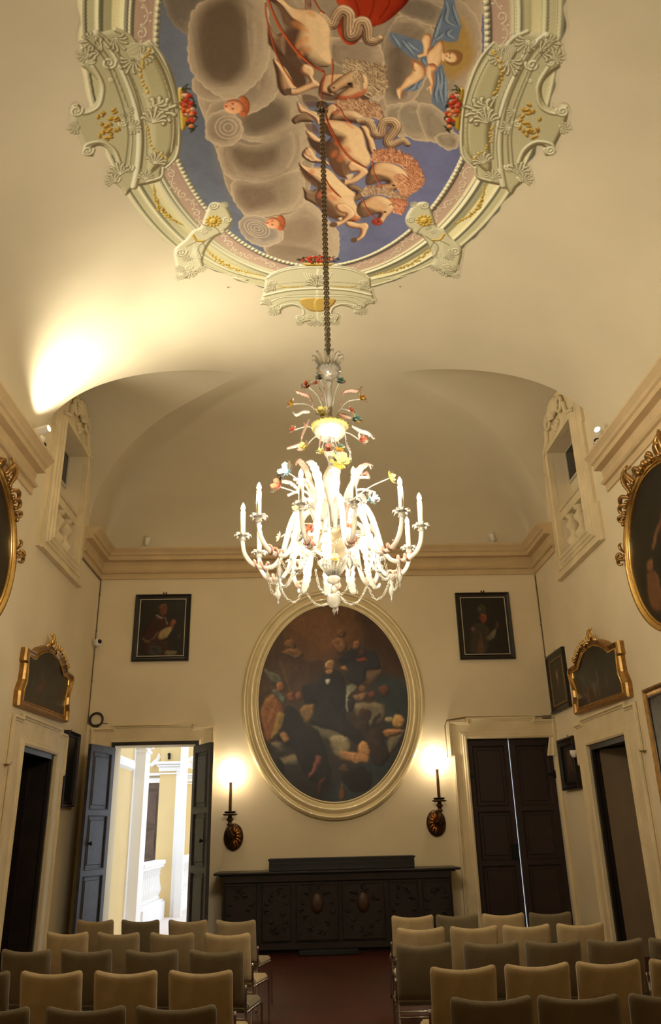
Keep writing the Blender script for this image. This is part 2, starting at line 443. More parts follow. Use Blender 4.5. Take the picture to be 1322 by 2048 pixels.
def paint_mat(name, rough=.9, spec=.15):
    M = bpy.data.materials.new(name); M.use_nodes = True; nt = M.node_tree; N = nt.nodes; L = nt.links
    b = N['Principled BSDF']; a = N.new('ShaderNodeAttribute'); a.attribute_name = 'pigment'
    n = N.new('ShaderNodeTexNoise'); n.inputs['Scale'].default_value = 60; tc = N.new('ShaderNodeTexCoord'); L.new(tc.outputs['Object'], n.inputs['Vector'])
    r = N.new('ShaderNodeMapRange'); r.inputs['To Min'].default_value = .9; r.inputs['To Max'].default_value = 1.1; L.new(n.outputs['Fac'], r.inputs['Value'])
    v = N.new('ShaderNodeVectorMath'); v.operation = 'SCALE'; L.new(a.outputs['Color'], v.inputs[0]); L.new(r.outputs['Result'], v.inputs['Scale'])
    L.new(v.outputs['Vector'], b.inputs['Base Color']); b.inputs['Roughness'].default_value = rough; b.inputs['Specular IOR Level'].default_value = spec
    return M
OIL = paint_mat('oil_paint', .42, .35); FRESCO = paint_mat('fresco_pigment', .95, .05)
def paint_mesh(name, pt, pos, keep, material, parent=None, smooth=False):
    """pos(X,Y)->(n,3) positions; keep(bool grid) selects quads"""
    ny, nx = pt.X.shape; V = pos(pt.X, pt.Y).reshape(-1, 3)
    I = np.arange(ny*nx).reshape(ny, nx); q = np.stack([I[:-1, :-1], I[:-1, 1:], I[1:, 1:], I[1:, :-1]], -1)
    k = keep[:-1, :-1] & keep[:-1, 1:] & keep[1:, 1:] & keep[1:, :-1]; q = q[k]
    used = np.zeros(ny*nx, bool); used[q.ravel()] = True; mp = np.cumsum(used)-1; q = mp[q]; V = V[used]; C = pt.c.reshape(-1, 3)[used]
    me = bpy.data.meshes.new(name); nf = len(q)
    me.vertices.add(len(V)); me.vertices.foreach_set('co', V.astype(np.float32).ravel())
    me.loops.add(nf*4); me.loops.foreach_set('vertex_index', q.astype(np.int32).ravel())
    me.polygons.add(nf); me.polygons.foreach_set('loop_start', (np.arange(nf)*4).astype(np.int32)); me.polygons.foreach_set('loop_total', np.full(nf, 4, np.int32))
    me.update(calc_edges=True)
    at = me.color_attributes.new('pigment', 'FLOAT_COLOR', 'POINT')
    at.data.foreach_set('color', np.concatenate([np.clip(C, 0, 1), np.ones((len(C), 1))], 1).astype(np.float32).ravel())
    if smooth: me.polygons.foreach_set('use_smooth', [True]*nf)
    me.materials.append(material)
    o = bpy.data.objects.new(name, me); col.objects.link(o)
    if parent: o.parent = parent
    return o

# ================================================================= DOORS
def offs(l, d):   # rectangle-like outline inset/outset for (a0,b0,a1,b1)
    return l
def surround(name, F, a0, a1, top, outL, outR, outTop, ears=True, parent=None):
    """stucco door surround with stepped ears; opening a0..a1, up to top"""
    m_ = MB()
    def outline(oL, oR, oT, e, rise):
        L_, R_ = a0-oL, a1+oR
        yE = outTop-.62
        return [(L_, 0), (a0, 0), (a0, top), (a1, top), (a1, 0), (R_, 0), (R_, yE), (R_+e[1], yE+.0), (R_+e[1], oT), (R_+e[1]-.34, oT), (R_+e[1]-.34, oT+rise), (L_-e[0]+.34, oT+rise), (L_-e[0]+.34, oT), (L_-e[0], oT), (L_-e[0], yE), (L_, yE)]
    e = ears if isinstance(ears, tuple) else (.09, .09)
    m_.slab([outline(outL, outR, outTop, e, .055)], F, 0, .045)
    # raised outer bead
    o = outline(outL, outR, outTop, e, .055)
    path = o[5:]+[o[0]]
    m_.sweep(path, [(0, .04), (-.0, .075), (-.03, .085), (-.045, .06), (-.06, .06), (-.07, .045)], F, closed=False)
    # inner architrave
    m_.sweep([(a0, 0), (a0, top), (a1, top), (a1, 0)], [(-.001, 0), (-.001, .07), (-.03, .085), (-.05, .075), (-.07, .075), (-.085, .05), (-.11, .05), (-.12, .045)], F, closed=False)
    return build(name, m_, SURR, parent)
def leaf_mb(w, h, t, panels, bev=.02):
    """door leaf in local coords: x 0..w, z 0..h, y -t/2..t/2, panels as (x0,z0,x1,z1)"""
    m_ = MB()
    FF = lambda a, b, d: (a, d, b)
    m_.slab([rect(0, 0, w, h)]+[rect(*p) for p in panels], FF, -t/2, t/2)
    pm = MB()
    for (x0, z0, x1, z1) in panels:
        pm.box(((x0+x1)/2, 0, (z0+z1)/2), (x1-x0, t*.35, z1-z0))
        pm.box(((x0+x1)/2, 0, (z0+z1)/2), (x1-x0-.09, t*.75, z1-z0-.09), bev=.015)
        m_.sweep(rect(x0, z0, x1, z1), [(0, t/2), (.012, t/2+.012), (.02, t/2)], FF)
        m_.sweep(rect(x0, z0, x1, z1), [(0, -t/2), (.012, -t/2-.012), (.02, -t/2)], FF)
    return m_, pm
def knob(name, parent, p, mt=IRON, r=.035, axis=1):
    m_ = MB(); M = Matrix.Rotation(PI/2, 3, 'X')
    m_.lathe([(.001, -.09), (r*.9, -.085), (r, -.07), (r*.5, -.05), (r*.35, -.03), (r*.9, -.022), (r*.9, .022), (r*.35, .03), (r*.5, .05), (r, .07), (r*.9, .085), (.001, .09)], p, n=14, M=M)
    return build(name, m_, mt, parent)
def make_leaf(parent, name, hinge, ang, w, h, t, panels, mt, kz=1.25, kx=None, label=None):
    lm, pm = leaf_mb(w, h, t, panels)
    o = build(name, lm, mt, parent); o.location = hinge; o.rotation_euler = (0, 0, ang)
    build('panel', pm, mt, o)
    if kx is not None: knob('door_knob', o, (kx, 0, kz))
    if label: o['label'] = label
    return o
# door 1: side door at the left, standing open onto a dark room
def side_door(n, F, D, far, mir):
    root = empty('door_%d' % n, F((D[0]+D[1])/2, 0, 0), kind='structure'); ro = root.location.copy()
    G = lambda a, b, h: tuple(Vector(F(a, b, h))-ro)
    surround('surround', G, D[0], D[1], D[2], .42, .40, 3.225, parent=root)
    m_ = MB()                                             # wooden jamb lining
    p = [(D[0], 0), (D[0], D[2]), (D[1], D[2]), (D[1], 0)]
    m_.sweep(p, [(.0, .02), (.07, .02), (.07, -.03), (.05, -.05), (.05, -.32), (.0, -.32)], G, closed=False)
    build('jamb_lining', m_, DKWOOD, root)
    return root, G
d1, G1 = side_door(1, FL, D_L, 0, 1)
d2, G2 = side_door(4, FR, D_R, 0, 1)
# dim rooms beyond the side doors
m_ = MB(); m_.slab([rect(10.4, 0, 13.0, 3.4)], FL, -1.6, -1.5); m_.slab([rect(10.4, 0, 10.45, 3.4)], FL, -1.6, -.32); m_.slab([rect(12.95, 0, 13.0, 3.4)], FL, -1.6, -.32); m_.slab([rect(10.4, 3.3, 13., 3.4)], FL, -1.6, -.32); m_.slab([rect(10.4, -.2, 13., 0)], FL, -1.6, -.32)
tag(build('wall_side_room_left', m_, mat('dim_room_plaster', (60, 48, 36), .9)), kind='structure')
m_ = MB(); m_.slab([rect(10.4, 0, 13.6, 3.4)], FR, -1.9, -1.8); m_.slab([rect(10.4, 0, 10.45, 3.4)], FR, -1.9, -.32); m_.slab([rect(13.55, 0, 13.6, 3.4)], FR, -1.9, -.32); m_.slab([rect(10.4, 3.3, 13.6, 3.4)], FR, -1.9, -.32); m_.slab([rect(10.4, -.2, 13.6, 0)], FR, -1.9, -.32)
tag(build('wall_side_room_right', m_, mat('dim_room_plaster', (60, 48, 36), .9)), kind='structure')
# leaves of the two side doors, swung back into their rooms
def plain_panels(w, h): return [(.12, .15, w-.12, .95), (.12, 1.08, w-.12, 1.75), (.12, 1.88, w-.12, h-.15)]
make_leaf(d1, 'door_leaf', Vector((XL-.30, D_L[1]-.08, 0))-d1.location, PI*.97, .72, 2.8, .05, plain_panels(.72, 2.8), DKWOOD, 1.15, .63)
GREYLEAF = mat('grey_painted_leaf', (104, 86, 62), .7, noise=.1, nscale=3)
m_ = MB(); m_.box((.62, 0, 1.4), (1.24, .05, 2.8), bev=.01)
lf = build('door_leaf', m_, GREYLEAF, d2); lf.location = Vector((XR+.10, D_R[1]-.10, 0))-d2.location; lf.rotation_euler = (0, 0, math.radians(-50)); lf['label'] = 'plain grey door leaf half open into the dark room'
knob('door_knob', lf, (1.1, 0, 1.1), mt=CHROME, r=.022)

# door 2: double door open onto the daylit loggia
d3 = empty('door_2', ((DBL[0]+DBL[1])/2, YB, 0), kind='structure'); r3 = d3.location.copy()
G3 = lambda a, b, h: tuple(Vector(FB(a, b, h))-r3)
surround('surround', G3, DBL[0], DBL[1], DBL[2], .44, .27, 3.475, parent=d3, ears=(.0, .06))
m_ = MB(); m_.sweep([(DBL[0], 0), (DBL[0], DBL[2]), (DBL[1], DBL[2]), (DBL[1], 0)], [(-.001, .03), (-.06, .04), (-.06, .09), (-.001, .09)], G3, closed=False)
build('door_frame', m_, DKWOOD, d3)
P3 = [(.13, .14, .60, 1.13), (.13, 1.25, .60, 2.02), (.13, 2.14, .60, 3.0)]
LW = .78
h = Vector((DBL[0]-.01, YB-.09, 0)); f = Vector((-3.60, 13.22, 0)); dd = f-h
make_leaf(d3, 'door_leaf', h-r3, math.atan2(dd.y, dd.x), LW, 3.13, .055, [(a, b, LW-.12, d) for a, b, c, d in P3], GREYWOOD, 1.62, LW-.17, 'weathered left leaf swung wide open, catching blue daylight')
h = Vector((DBL[1]+.0, YB-.09, 0)); f = Vector((-1.56, 13.52, 0)); dd = f-h
make_leaf(d3, 'door_leaf', h-r3, math.atan2(dd.y, dd.x), LW-.06, 3.13, .06, [(a, b, LW-.18, d) for a, b, c, d in P3], GREYWOOD, 1.62, LW-.24, 'weathered right leaf swung open beside the loggia opening')

# door 3: closed double door, daylight through the seam
d4 = empty('door_3', ((DBR[0]+DBR[1])/2, YB, 0), kind='structure'); r4 = d4.location.copy()
G4 = lambda a, b, h: tuple(Vector(FB(a, b, h))-r4)
surround('surround', G4, DBR[0], DBR[1], DBR[2], .27, .06, 3.475, parent=d4, ears=(.06, .0))
wl = (DBR[1]-DBR[0])/2
for k in range(2):
    pn = [(.12, .14, wl-.12, 1.1), (.12, 1.22, wl-.12, 1.95), (.12, 2.07, wl-.12, 3.03)]
    o = make_leaf(d4, 'door_leaf', Vector((DBR[0]+.006 if k == 0 else DBR[1]-wl+.008, YB+.10, 0))-r4, 0, wl-.017, 3.163, .06, pn, REDWOOD, 1.25, None)
    m_ = MB(); m_.box((.04 if k == 0 else wl-.06, -.04, 2.55), (.16, .015, .05)); m_.box((.01 if k == 0 else wl-.02, -.045, 2.55), (.03, .03, .13))
    build('hinge', m_, IRON, o)
    if k == 0:
        m_ = MB(); m_.box((wl-.09, -.045, 1.32), (.12, .03, .24), bev=.005); build('lock', m_, IRON, o)

# ================================================================= BALCONY WINDOWS in the lunettes
def balcony(n, F, depth):
    a0, a1, b0, b1 = BALC; am = (a0+a1)/2
    root = empty('window_%d' % n, F(am, b0, 0), kind='structure'); ro = root.location.copy()
    G = lambda a, b, h: tuple(Vector(F(a, b, h))-ro)
    m_ = MB()
    out = [(a0-.50, 5.72), (a0-.50, 5.60), (a1+.36, 5.60), (a1+.36, 6.2), (a1+.30, 6.2), (a1+.30, 7.6), (a1+.38, 7.6), (a1+.40, 8.12),
           (a1+.30, 8.18), (a1+.18, 8.42), (a1+.06, 8.56), (am+.30, 8.62), (am, 8.68), (am-.30, 8.62), (a0-.06, 8.50), (a0-.2, 8.2), (a0-.44, 8.1), (a0-.44, 7.6), (a0-.40, 7.6), (a0-.40, 6.2), (a0-.50, 6.2)]
    out = [(a, min(b, ZS+LH0*math.sqrt(max(0, 1-((a-LY[0])/LA)**2))-.03)) if b > 7 else (a, b) for a, b in out]
    m_.slab([out, rect(a0, b0, a1, b1)], G, 0, .05)
    m_.sweep(rect(a0, b0, a1, b1), [(-.004, -.004), (-.004, .09), (.035, .10), (.055, .075), (.10, .075), (.12, .05)], G)
    m_.sweep(rect(a0-.22, b0-.15, a1+.2, b1+.1), [(0, .04), (0, .075), (.03, .075), (.045, .045)], G)
    m_.slab([rect(a0-.44, 5.604, a1+.34, 5.656)], G, .03, .09)
    build('surround', m_, SURR, root)
    m_ = MB()                                            # crest: shell and two volutes
    for sgn in (-1, 1):
        pts = []
        for i in range(46):
            t = i/45; a = PI*2.6*t; r = .20*(1-t)+.03
            pts.append(G(am+sgn*(.30-r*math.cos(a)*1.0), 8.30+r*math.sin(a)*.8, .09+.02*t))
        m_.tube(pts, [.045*(1-.55*i/45) for i in range(46)], 7)
        pts = resmooth([(am+sgn*.50, 8.25), (am+sgn*.56, 8.05), (am+sgn*.72, 7.98), (am+sgn*.84, 7.93)], 8)
        m_.tube([G(a, min(b, ZS+LH0*math.sqrt(max(0, 1-((a-LY[0])/LA)**2))-.05), .08) for a, b in pts], [.05*(1-.5*i/(len(pts)-1)) for i in range(len(pts))], 7)
    for i in range(9):
        a = PI*(.12+.76*i/8); p0 = Vector((am, 8.22)); L_ = .30+.08*math.sin(a)
        m_.tube([G(am+math.cos(a)*L_*t, 8.24+math.sin(a)*L_*t, .07+.06*math.sin(PI*t)) for t in (.1, .4, .7, .9, 1)], [.012, .035, .045, .035, .01], 6)
    for i in range(5):
        m_.ball(G(am+(i-2)*.05, 8.02+.05*abs(i-2), .08), .05, 6)
    build('shell_crest', m_, SURR, root)
    m_ = MB()                                            # niche behind the wall
    m_.slab([rect(a0-.12, b0-.12, a1+.12, b1+.12), ], G, -depth-.1, -depth)
    for r_ in (rect(a0-.12, b0-.12, a0, b1+.12), rect(a1, b0-.12, a1+.12, b1+.12), rect(a0, b0-.12, a1, b0), rect(a0, b1, a1, b1+.12)):
        m_.slab([r_], G, -depth, -.3 if depth > .33 else -depth+.001)
    build('niche', m_, PLASTER, root)
    m_ = MB(); m_.slab([rect(a0+.12, 7.32, a1-.02, 7.87)], G, -depth, -depth+.012); build('pane', m_, mat('night_glass', (10, 12, 14), .1), root)
    m_ = MB(); m_.sweep(rect(a0+.12, 7.32, a1-.02, 7.87), [(0, -depth), (0, -depth+.03), (.045, -depth+.03), (.045, -depth)], G); build('window_frame', m_, mat('grey_white_joinery', (190, 182, 165), .6), root)
    m_ = MB(); m_.slab([rect(a0, 6.60, a1, 6.78)], G, -.22, -.02); m_.sweep([(a0, 6.78), (a1, 6.78)], [(0, -.22), (-.03, -.2), (-.03, .0), (0, .02), (.03, -.01)], G, closed=False)
    build('handrail', m_, SURR, root)
    prof = [(.075, 0), (.075, .04), (.045, .055), (.04, .09), (.085, .16), (.09, .21), (.05, .29), (.035, .33), (.035, .35), (.05, .40), (.085, .46), (.08, .50), (.045, .57), (.04, .60), (.07, .62), (.07, .67)]
    for k in range(3):
        m_ = MB(); c = G(a0+.22+k*.42, b0, -.12); m_.lathe([(r_*1.5, z) for r_, z in prof], c, n=18)
        build('baluster', m_, SURR, root)
balcony(1, FL, .27); balcony(2, FR, .27)

# ================================================================= PICTURES
def frame_obj(parent, G, path, prof, material, name='frame', smooth=False, n=1):
    m_ = MB(); m_.sweep(path, prof, G, smooth=len(path) > 60); return build(name, m_, material, parent)
def sRGB(*c): return np.array(lin(c))
def painting(name, F, c, path, prof, material, label, group, painter, res=.01, base=(34, 26, 18), lip=.02, cat='painting', back=.03):
    """path: outline of the sight edge in wall coords; painter(P) paints"""
    root = empty(name, F(c[0], c[1], 0), label=label, cat=cat, group=group); ro = root.location.copy()
    G = lambda a, b, h: tuple(Vector(F(a, b, h))-ro)
    frame_obj(root, G, path, prof, material)
    P = np.array(path); x0, y0 = P.min(0)-lip; x1, y1 = P.max(0)+lip
    xs = np.arange(x0, x1+res, res); ys = np.arange(y0, y1+res, res)
    pt = Paint(xs, ys, sRGB(*base)); painter(pt)
    w = (slice(None), slice(None)); D, _ = pt.dist(P, w, True); ins = pt.inside(P, w); keep = ins | (D < lip)
    def pos(X, Y):
        return np.array([G(a, b, back) for a, b in zip(X.ravel(), Y.ravel())])
    paint_mesh('canvas', pt, pos, keep, OIL, root)
    return root, G
blob = lambda cx, cy, rx, ry, n=14, a=0.: [(cx+rx*math.cos(2*PI*i/n)*math.cos(a)-ry*math.sin(2*PI*i/n)*math.sin(a), cy+rx*math.cos(2*PI*i/n)*math.sin(a)+ry*math.sin(2*PI*i/n)*math.cos(a)) for i in range(n)]
WL = lambda pts, X: [(at_x(x, y, X).y, at_x(x, y, X).z) for x, y in pts]
WB = lambda pts, Y=YB-.05: [(at_y(x, y, Y).x, at_y(x, y, Y).z) for x, y in pts]
# ================================================================= CEILING FRESCO
FX, FY, FA, FB_ = 0.235, 6.2, 1.68, 2.70      # centre and half axes of the painted opening
KF = np.array([1.2, 1.27, 1.45])               # pigment from apparent tone under the warm lamps
fp = lambda r, g, b: np.clip(sRGB(r, g, b)*KF, 0, .92)
def surf_xy(px, py):
    d = ray(px, py); lo, hi = 1., 20.
    for _ in range(40):
        m_ = (lo+hi)/2
        if 1.75+m_*d.z > float(main_h(np.array(m_*d.x), np.array(m_*d.y))): hi = m_
        else: lo = m_
    return (lo*d.x, lo*d.y)
def Zc(ox, oy, s): return lambda pts: np.array([surf_xy(ox+x/s, oy+y/s) for x, y in pts])
Z1, Z2, Z3, Z4, Z8 = Zc(100, 0, 2.2033), Zc(600, 0, 2.2033), Zc(200, 330, 2.644), Zc(600, 330, 2.644), Zc(500, 180, 3.305)
sm = lambda P, n=5: np.array(resmooth(P, n, True))
smo = lambda P, n=6: np.array(resmooth(P, n, False))

xs = np.arange(-2.6, 3.1, .0085)
ys = np.concatenate([np.arange(1.9, 4.3, .05), np.arange(4.3, 4.9, .012), np.arange(4.9, 10.45, .0085)])
ft = Paint(xs, ys, fp(122, 118, 128))
U, V = ft.X-FX, ft.Y-FY
# closest point on the oval, signed distance and arc position
th = np.arctan2(V/FB_, U/FA)
for _ in range(5):
    c_, s_ = np.cos(th), np.sin(th)
    g = (FA*FA-FB_*FB_)*s_*c_-U*FA*s_*-1*-1+V*FB_*c_*-1*-1 if False else (U-FA*c_)*(-FA*s_)+(V-FB_*s_)*(FB_*c_)
    gp = FA*FA*s_*s_+FB_*FB_*c_*c_-(U-FA*c_)*FA*c_-(V-FB_*s_)*FB_*s_
    th = th+np.clip(g/np.where(np.abs(gp) < 1e-3, 1e-3, np.abs(gp)), -.3, .3)
EXc, EYc = FA*np.cos(th), FB_*np.sin(th)
inside_e = (U/FA)**2+(V/FB_)**2 < 1
dE = np.hypot(U-EXc, V-EYc)*np.where(inside_e, -1, 1)
tt = np.linspace(-PI, PI, 2001); sl = np.concatenate([[0], np.cumsum(np.hypot(np.diff(FA*np.cos(tt)), np.diff(FB_*np.sin(tt))))])
PER = sl[-1]; thw = (th+PI) % (2*PI)-PI; sA = np.interp(thw, tt, sl)
nrm = np.stack([np.cos(th)/FA, np.sin(th)/FB_], -1); nrm /= np.linalg.norm(nrm, axis=-1, keepdims=True)
def ringpt(s, d):       # arc position and offset -> plan
    t = np.interp(np.mod(s, PER), sl, tt); n = np.stack([np.cos(t)/FA, np.sin(t)/FB_], -1); n /= np.linalg.norm(n, axis=-1, keepdims=True)
    return np.stack([FX+FA*np.cos(t)+n[..., 0]*d, FY+FB_*np.sin(t)+n[..., 1]*d], -1)
# --- sky with a slow drift from grey-blue to violet-blue
k = np.clip((ft.X-FX+1.2)/2.6, 0, 1)[..., None]
ft.c = fp(102, 104, 108)*(1-k)+fp(104, 104, 128)*k
ft.noise(.25, (.5, .15), 3)
CL = [fp(150, 132, 104), fp(120, 102, 80), fp(190, 166, 132)]
def cloud(P, core=None, c=(144, 124, 96), hi=(190, 166, 130), lo=(98, 82, 62), emb=.16):
    P = np.array(P); L_ = sm(P, 8); seg = np.concatenate([[0], np.cumsum(np.hypot(*np.diff(L_, axis=0).T))]); ctr = L_.mean(0); out = []
    for i in range(len(L_)):
        q = L_[i]-ctr; r = np.hypot(*q)+1e-6; out.append(L_[i]+q/r*(.016*abs(math.sin(seg[i]*PI/.12))+.008*math.sin(seg[i]*PI/.31)))
    out = np.array(out); mid = (np.array(c)+np.array(hi))/2
    ft.poly(out, fp(*mid), edge=fp(*hi), ew=.022)
    R_ = np.hypot(*(L_-ctr).T).mean(); off = np.array([.10, .06])*min(1, R_/.4)
    for k_, cc, al in ((.86, c, .8), (.70, np.array(c)*.9, .7)):
        ft.poly(ctr+(L_-ctr)*k_-off*(1-k_)*2.2, fp(*cc), soft=R_*.34, alpha=al)
    q = np.random.RandomState(int(abs(ctr[0]*997+ctr[1]*131)) % 9999)
    for _ in range(5):          # brushed streaks following the billow
        k_ = .45+.45*q.rand(); a0 = q.rand()*6.28; n_ = len(L_); i0 = int(q.rand()*n_); idx = (i0+np.arange(int(n_*.22))) % n_
        ft.stroke(ctr+(L_[idx]-ctr)*k_, .035, fp(*(hi if q.rand() > .5 else lo)), emb=False, alpha=.22, soft=.03)
    if core is not None: ft.poly(sm(core, 6), fp(*lo), soft=.13, alpha=.85)
# back clouds right
Pn = Zc(0, 0, 1)
cloud(Pn([(560, -60), (760, -60), (940, -40), (962, 60), (955, 130), (930, 190), (900, 240), (860, 280), (800, 262), (740, 200), (690, 150), (640, 110), (580, 40)]), c=(150, 130, 102), lo=(120, 102, 78))
cloud(Pn([(400, -60), (560, -60), (640, 60), (700, 130), (760, 160), (740, 215), (640, 200), (560, 200), (500, 120), (420, 40)]), c=(142, 122, 94), lo=(112, 94, 72))
cloud(Z2([(380, 90), (440, 60), (520, 90), (560, 180), (600, 300), (650, 420), (700, 500), (740, 330), (760, 280), (800, 200), (760, 60), (640, -40), (420, -60), (330, -20)]), c=(140, 122, 98))
ft.poly(sm(Z2([(250, -60), (330, 40), (420, 60), (500, 0), (560, 20), (640, 60), (720, 80), (760, 180), (765, 270), (700, 335), (650, 345), (610, 260), (560, 60), (470, -40)])), fp(158, 122, 58), soft=.10, alpha=.9)
cloud(Z2([(370, 200), (420, 90), (470, 60), (540, 80), (590, 160), (570, 300), (500, 440), (440, 490), (380, 460), (360, 330)]), Z2([(400, 250), (450, 200), (470, 300), (460, 420), (400, 420)]), c=(132, 112, 88))
cloud(Z2([(390, -20), (440, -10), (560, 0), (640, 50), (600, 110), (520, 90), (440, 60)]), c=(120, 104, 84))
for q in ([(380, 480), (450, 460), (500, 500), (500, 570), (450, 600), (400, 560)], [(440, 480), (510, 450), (570, 510), (570, 600), (500, 610), (450, 570)], [(520, 470), (590, 470), (650, 530), (680, 600), (640, 620), (560, 610)], [(600, 600), (690, 590), (690, 650), (640, 655)]):
    cloud(Z2(q), c=(150, 132, 104), emb=.08)
cloud(Z2([(120, 180), (200, 170), (330, 190), (360, 230), (370, 420), (300, 420), (190, 300), (130, 260)]), c=(150, 128, 100))
# left column of cloud
cloud(Pn([(400, 170), (520, 150), (600, 190), (628, 290), (618, 400), (640, 440), (600, 480), (540, 480), (470, 400), (430, 290)]), c=(138, 118, 92), lo=(112, 94, 72))
cloud(Z1([(510, -60), (640, -60), (700, 0), (690, 80), (610, 140), (560, 120), (520, 60)]), c=(112, 98, 80), hi=(140, 124, 102))
cloud(Z1([(690, 560), (705, 470), (780, 440), (900, 470), (990, 390), (1080, 430), (1100, 510), (1070, 570), (990, 620), (880, 622), (830, 600), (760, 640), (690, 610)]), Z1([(850, 520), (960, 440), (1040, 470), (1030, 540), (900, 590)]))
cloud(Z1([(650, 330), (640, 400), (700, 445), (810, 440), (860, 500), (960, 460), (1005, 380), (1000, 280), (960, 200), (800, 250)]), c=(140, 120, 94), lo=(110, 92, 70))
cloud(Z1([(640, 40), (700, 0), (800, -60), (900, -50), (955, 40), (966, 150), (960, 250), (935, 330), (880, 390), (790, 432), (700, 395), (640, 330), (613, 250), (612, 130)]), Z1([(690, 30), (790, -10), (850, 60), (862, 180), (855, 300), (790, 370), (700, 350), (655, 260), (650, 120)]), lo=(88, 70, 50))
ft.poly(sm(Z1([(700, 30), (790, 0), (850, 80), (858, 200), (840, 300), (740, 310), (680, 260), (670, 120)])), fp(92, 74, 54), soft=.16, alpha=.7)
cloud(Z1([(745, 650), (800, 620), (900, 640), (1040, 600), (1115, 540), (1135, 640), (1110, 720), (1060, 780), (960, 812), (860, 802), (780, 770), (748, 710)]), Z1([(800, 650), (900, 660), (1000, 650), (990, 720), (900, 750), (820, 720)]), lo=(104, 84, 62))
cloud(Z3([(712, 80), (850, 90), (1000, 40), (1070, 40), (1082, 160), (1060, 212), (1000, 245), (880, 268), (800, 272), (740, 232), (706, 170)]), Z3([(720, 150), (780, 110), (900, 120), (930, 180), (860, 220), (780, 240)]), lo=(112, 92, 70))
cloud(Z3([(870, 300), (1000, 260), (1070, 210), (1100, 190), (1170, 250), (1215, 300), (1256, 360), (1260, 470), (1200, 500), (1040, 530), (920, 505), (870, 440)]), Z3([(960, 330), (1080, 280), (1140, 320), (1100, 400), (980, 410)]), c=(160, 138, 108), lo=(136, 114, 88))
ft.poly(sm(Z3([(880, 440), (960, 420), (1150, 460), (1130, 530), (930, 515)])), fp(112, 92, 72), soft=.07, alpha=.6)
def swirl(Z, cx, cy, r, turns=1.8, w=.045, c=(160, 140, 108), hi=(200, 178, 142), lo=(110, 92, 70), sg=1, a0=0., fn=1.):
    t = np.linspace(0, 1, 40); a = a0+sg*2*PI*turns*t
    P = Z([(cx+r*(1-t_)*math.cos(a_), cy+r*(1-t_)*math.sin(a_)) for t_, a_ in zip(t, a)])
    ft.stroke(P, w, fp(*c), hi=fp(*hi), lo=fp(*lo), taper=lambda T: 1-.5*T)
cloud(Z1([(700, 520), (780, 490), (845, 540), (840, 600), (780, 640), (700, 610)]), c=(144, 124, 98), emb=.05)
for r in (56, 38, 20): ft.stroke(sm(Z1(blob(785, 560, r, r*.9))), .014, fp(182, 160, 126), alpha=.8, emb=False, closed=True)
cloud(Z3([(735, 320), (770, 275), (850, 270), (900, 300), (960, 350), (955, 400), (880, 430), (810, 410), (760, 370)]), c=(140, 124, 104), emb=.05)
for r in (70, 52, 34, 16): ft.stroke(sm(Z3(blob(830, 335, r, r*.6, a=.4))), .012, fp(192, 170, 136), alpha=.8, emb=False, closed=True)
def cherub_face(Z, cx, cy, r, flip=1):
    for i in range(9):
        a = -1.2+2.4*i/8
        ft.poly(Z(blob(cx+flip*r*.7+r*.45*math.cos(a), cy+r*.75*math.sin(a), r*.36, r*.3)), fp(172, 92, 52), emb=.012)
    ft.poly(Z(blob(cx, cy, r, r*.72)), fp(206, 142, 96), emb=.05, hi=fp(224, 168, 120), lo=fp(150, 84, 52))
    for dy in (-.25, .22): ft.poly(Z(blob(cx-flip*r*.15, cy+dy*r, r*.12, r*.07)), fp(80, 44, 30))
    ft.poly(Z(blob(cx-flip*r*.75, cy, r*.2, r*.12)), fp(180, 84, 60)); ft.poly(Z(blob(cx-flip*r*.45, cy, r*.16, r*.1)), fp(214, 150, 110), emb=.01)
cherub_face(Z1, 812, 468, 46); cherub_face(Z3, 918, 305, 42)

# red drapery and chariot glow
ft.poly(sm(Z2([(165, -60), (500, -80), (480, 0), (425, 60), (372, 100), (310, 125), (245, 190), (200, 190), (165, 130), (185, 60)])), fp(142, 42, 18), emb=.12, hi=fp(172, 62, 30), lo=fp(90, 20, 10))
for q in ([(230, -30), (260, 60), (240, 150)], [(330, -40), (320, 40), (290, 110)], [(400, -40), (390, 20), (350, 80)]): ft.stroke(smo(Z2(q)), .02, fp(108, 26, 12), emb=False, alpha=.7)
# putto in blue drapery
ZA, ZB2, ZC2, ZD = Zc(530, 0, 5.085), Zc(580, 180, 4.721), Zc(590, 330, 5.085), Zc(750, 0, 6.606)
def flat(P, c, soft=.006, alpha=1., n=5): ft.poly(np.array(resmooth(P, n, True)), fp(*c), soft=soft, alpha=alpha)
def line(P, c, w=.012, alpha=.9): ft.stroke(smo(P), w, fp(*c), emb=False, alpha=alpha, soft=.006, taper=lambda T: .35+1.0*np.sin(np.pi*np.clip(T, .03, .97)))
def cloth(Z, P, folds, c=(98, 108, 116), hi=(138, 146, 148), lo=(62, 68, 76)):
    flat(Z(P), c)
    q = np.random.RandomState(int(P[0][0]))
    for f in folds:
        line(Z(f), lo, .035, .8); line(Z([(x+7, y+4) for x, y in f]), hi, .022, .8)
cloth(ZD, [(915, -60), (1030, -60), (1060, 80), (1100, 250), (1140, 330), (1120, 420), (1080, 540), (980, 550), (900, 540), (840, 560), (740, 640), (715, 660), (760, 480), (800, 340), (850, 200), (905, 60)],
      [[(930, 0), (960, 120), (940, 260), (1060, 340)], [(880, 200), (840, 330), (800, 460), (745, 590)], [(1020, 60), (1070, 200), (1110, 330)], [(1010, 380), (960, 440), (1040, 500)], [(900, 430), (860, 480), (790, 520)]])
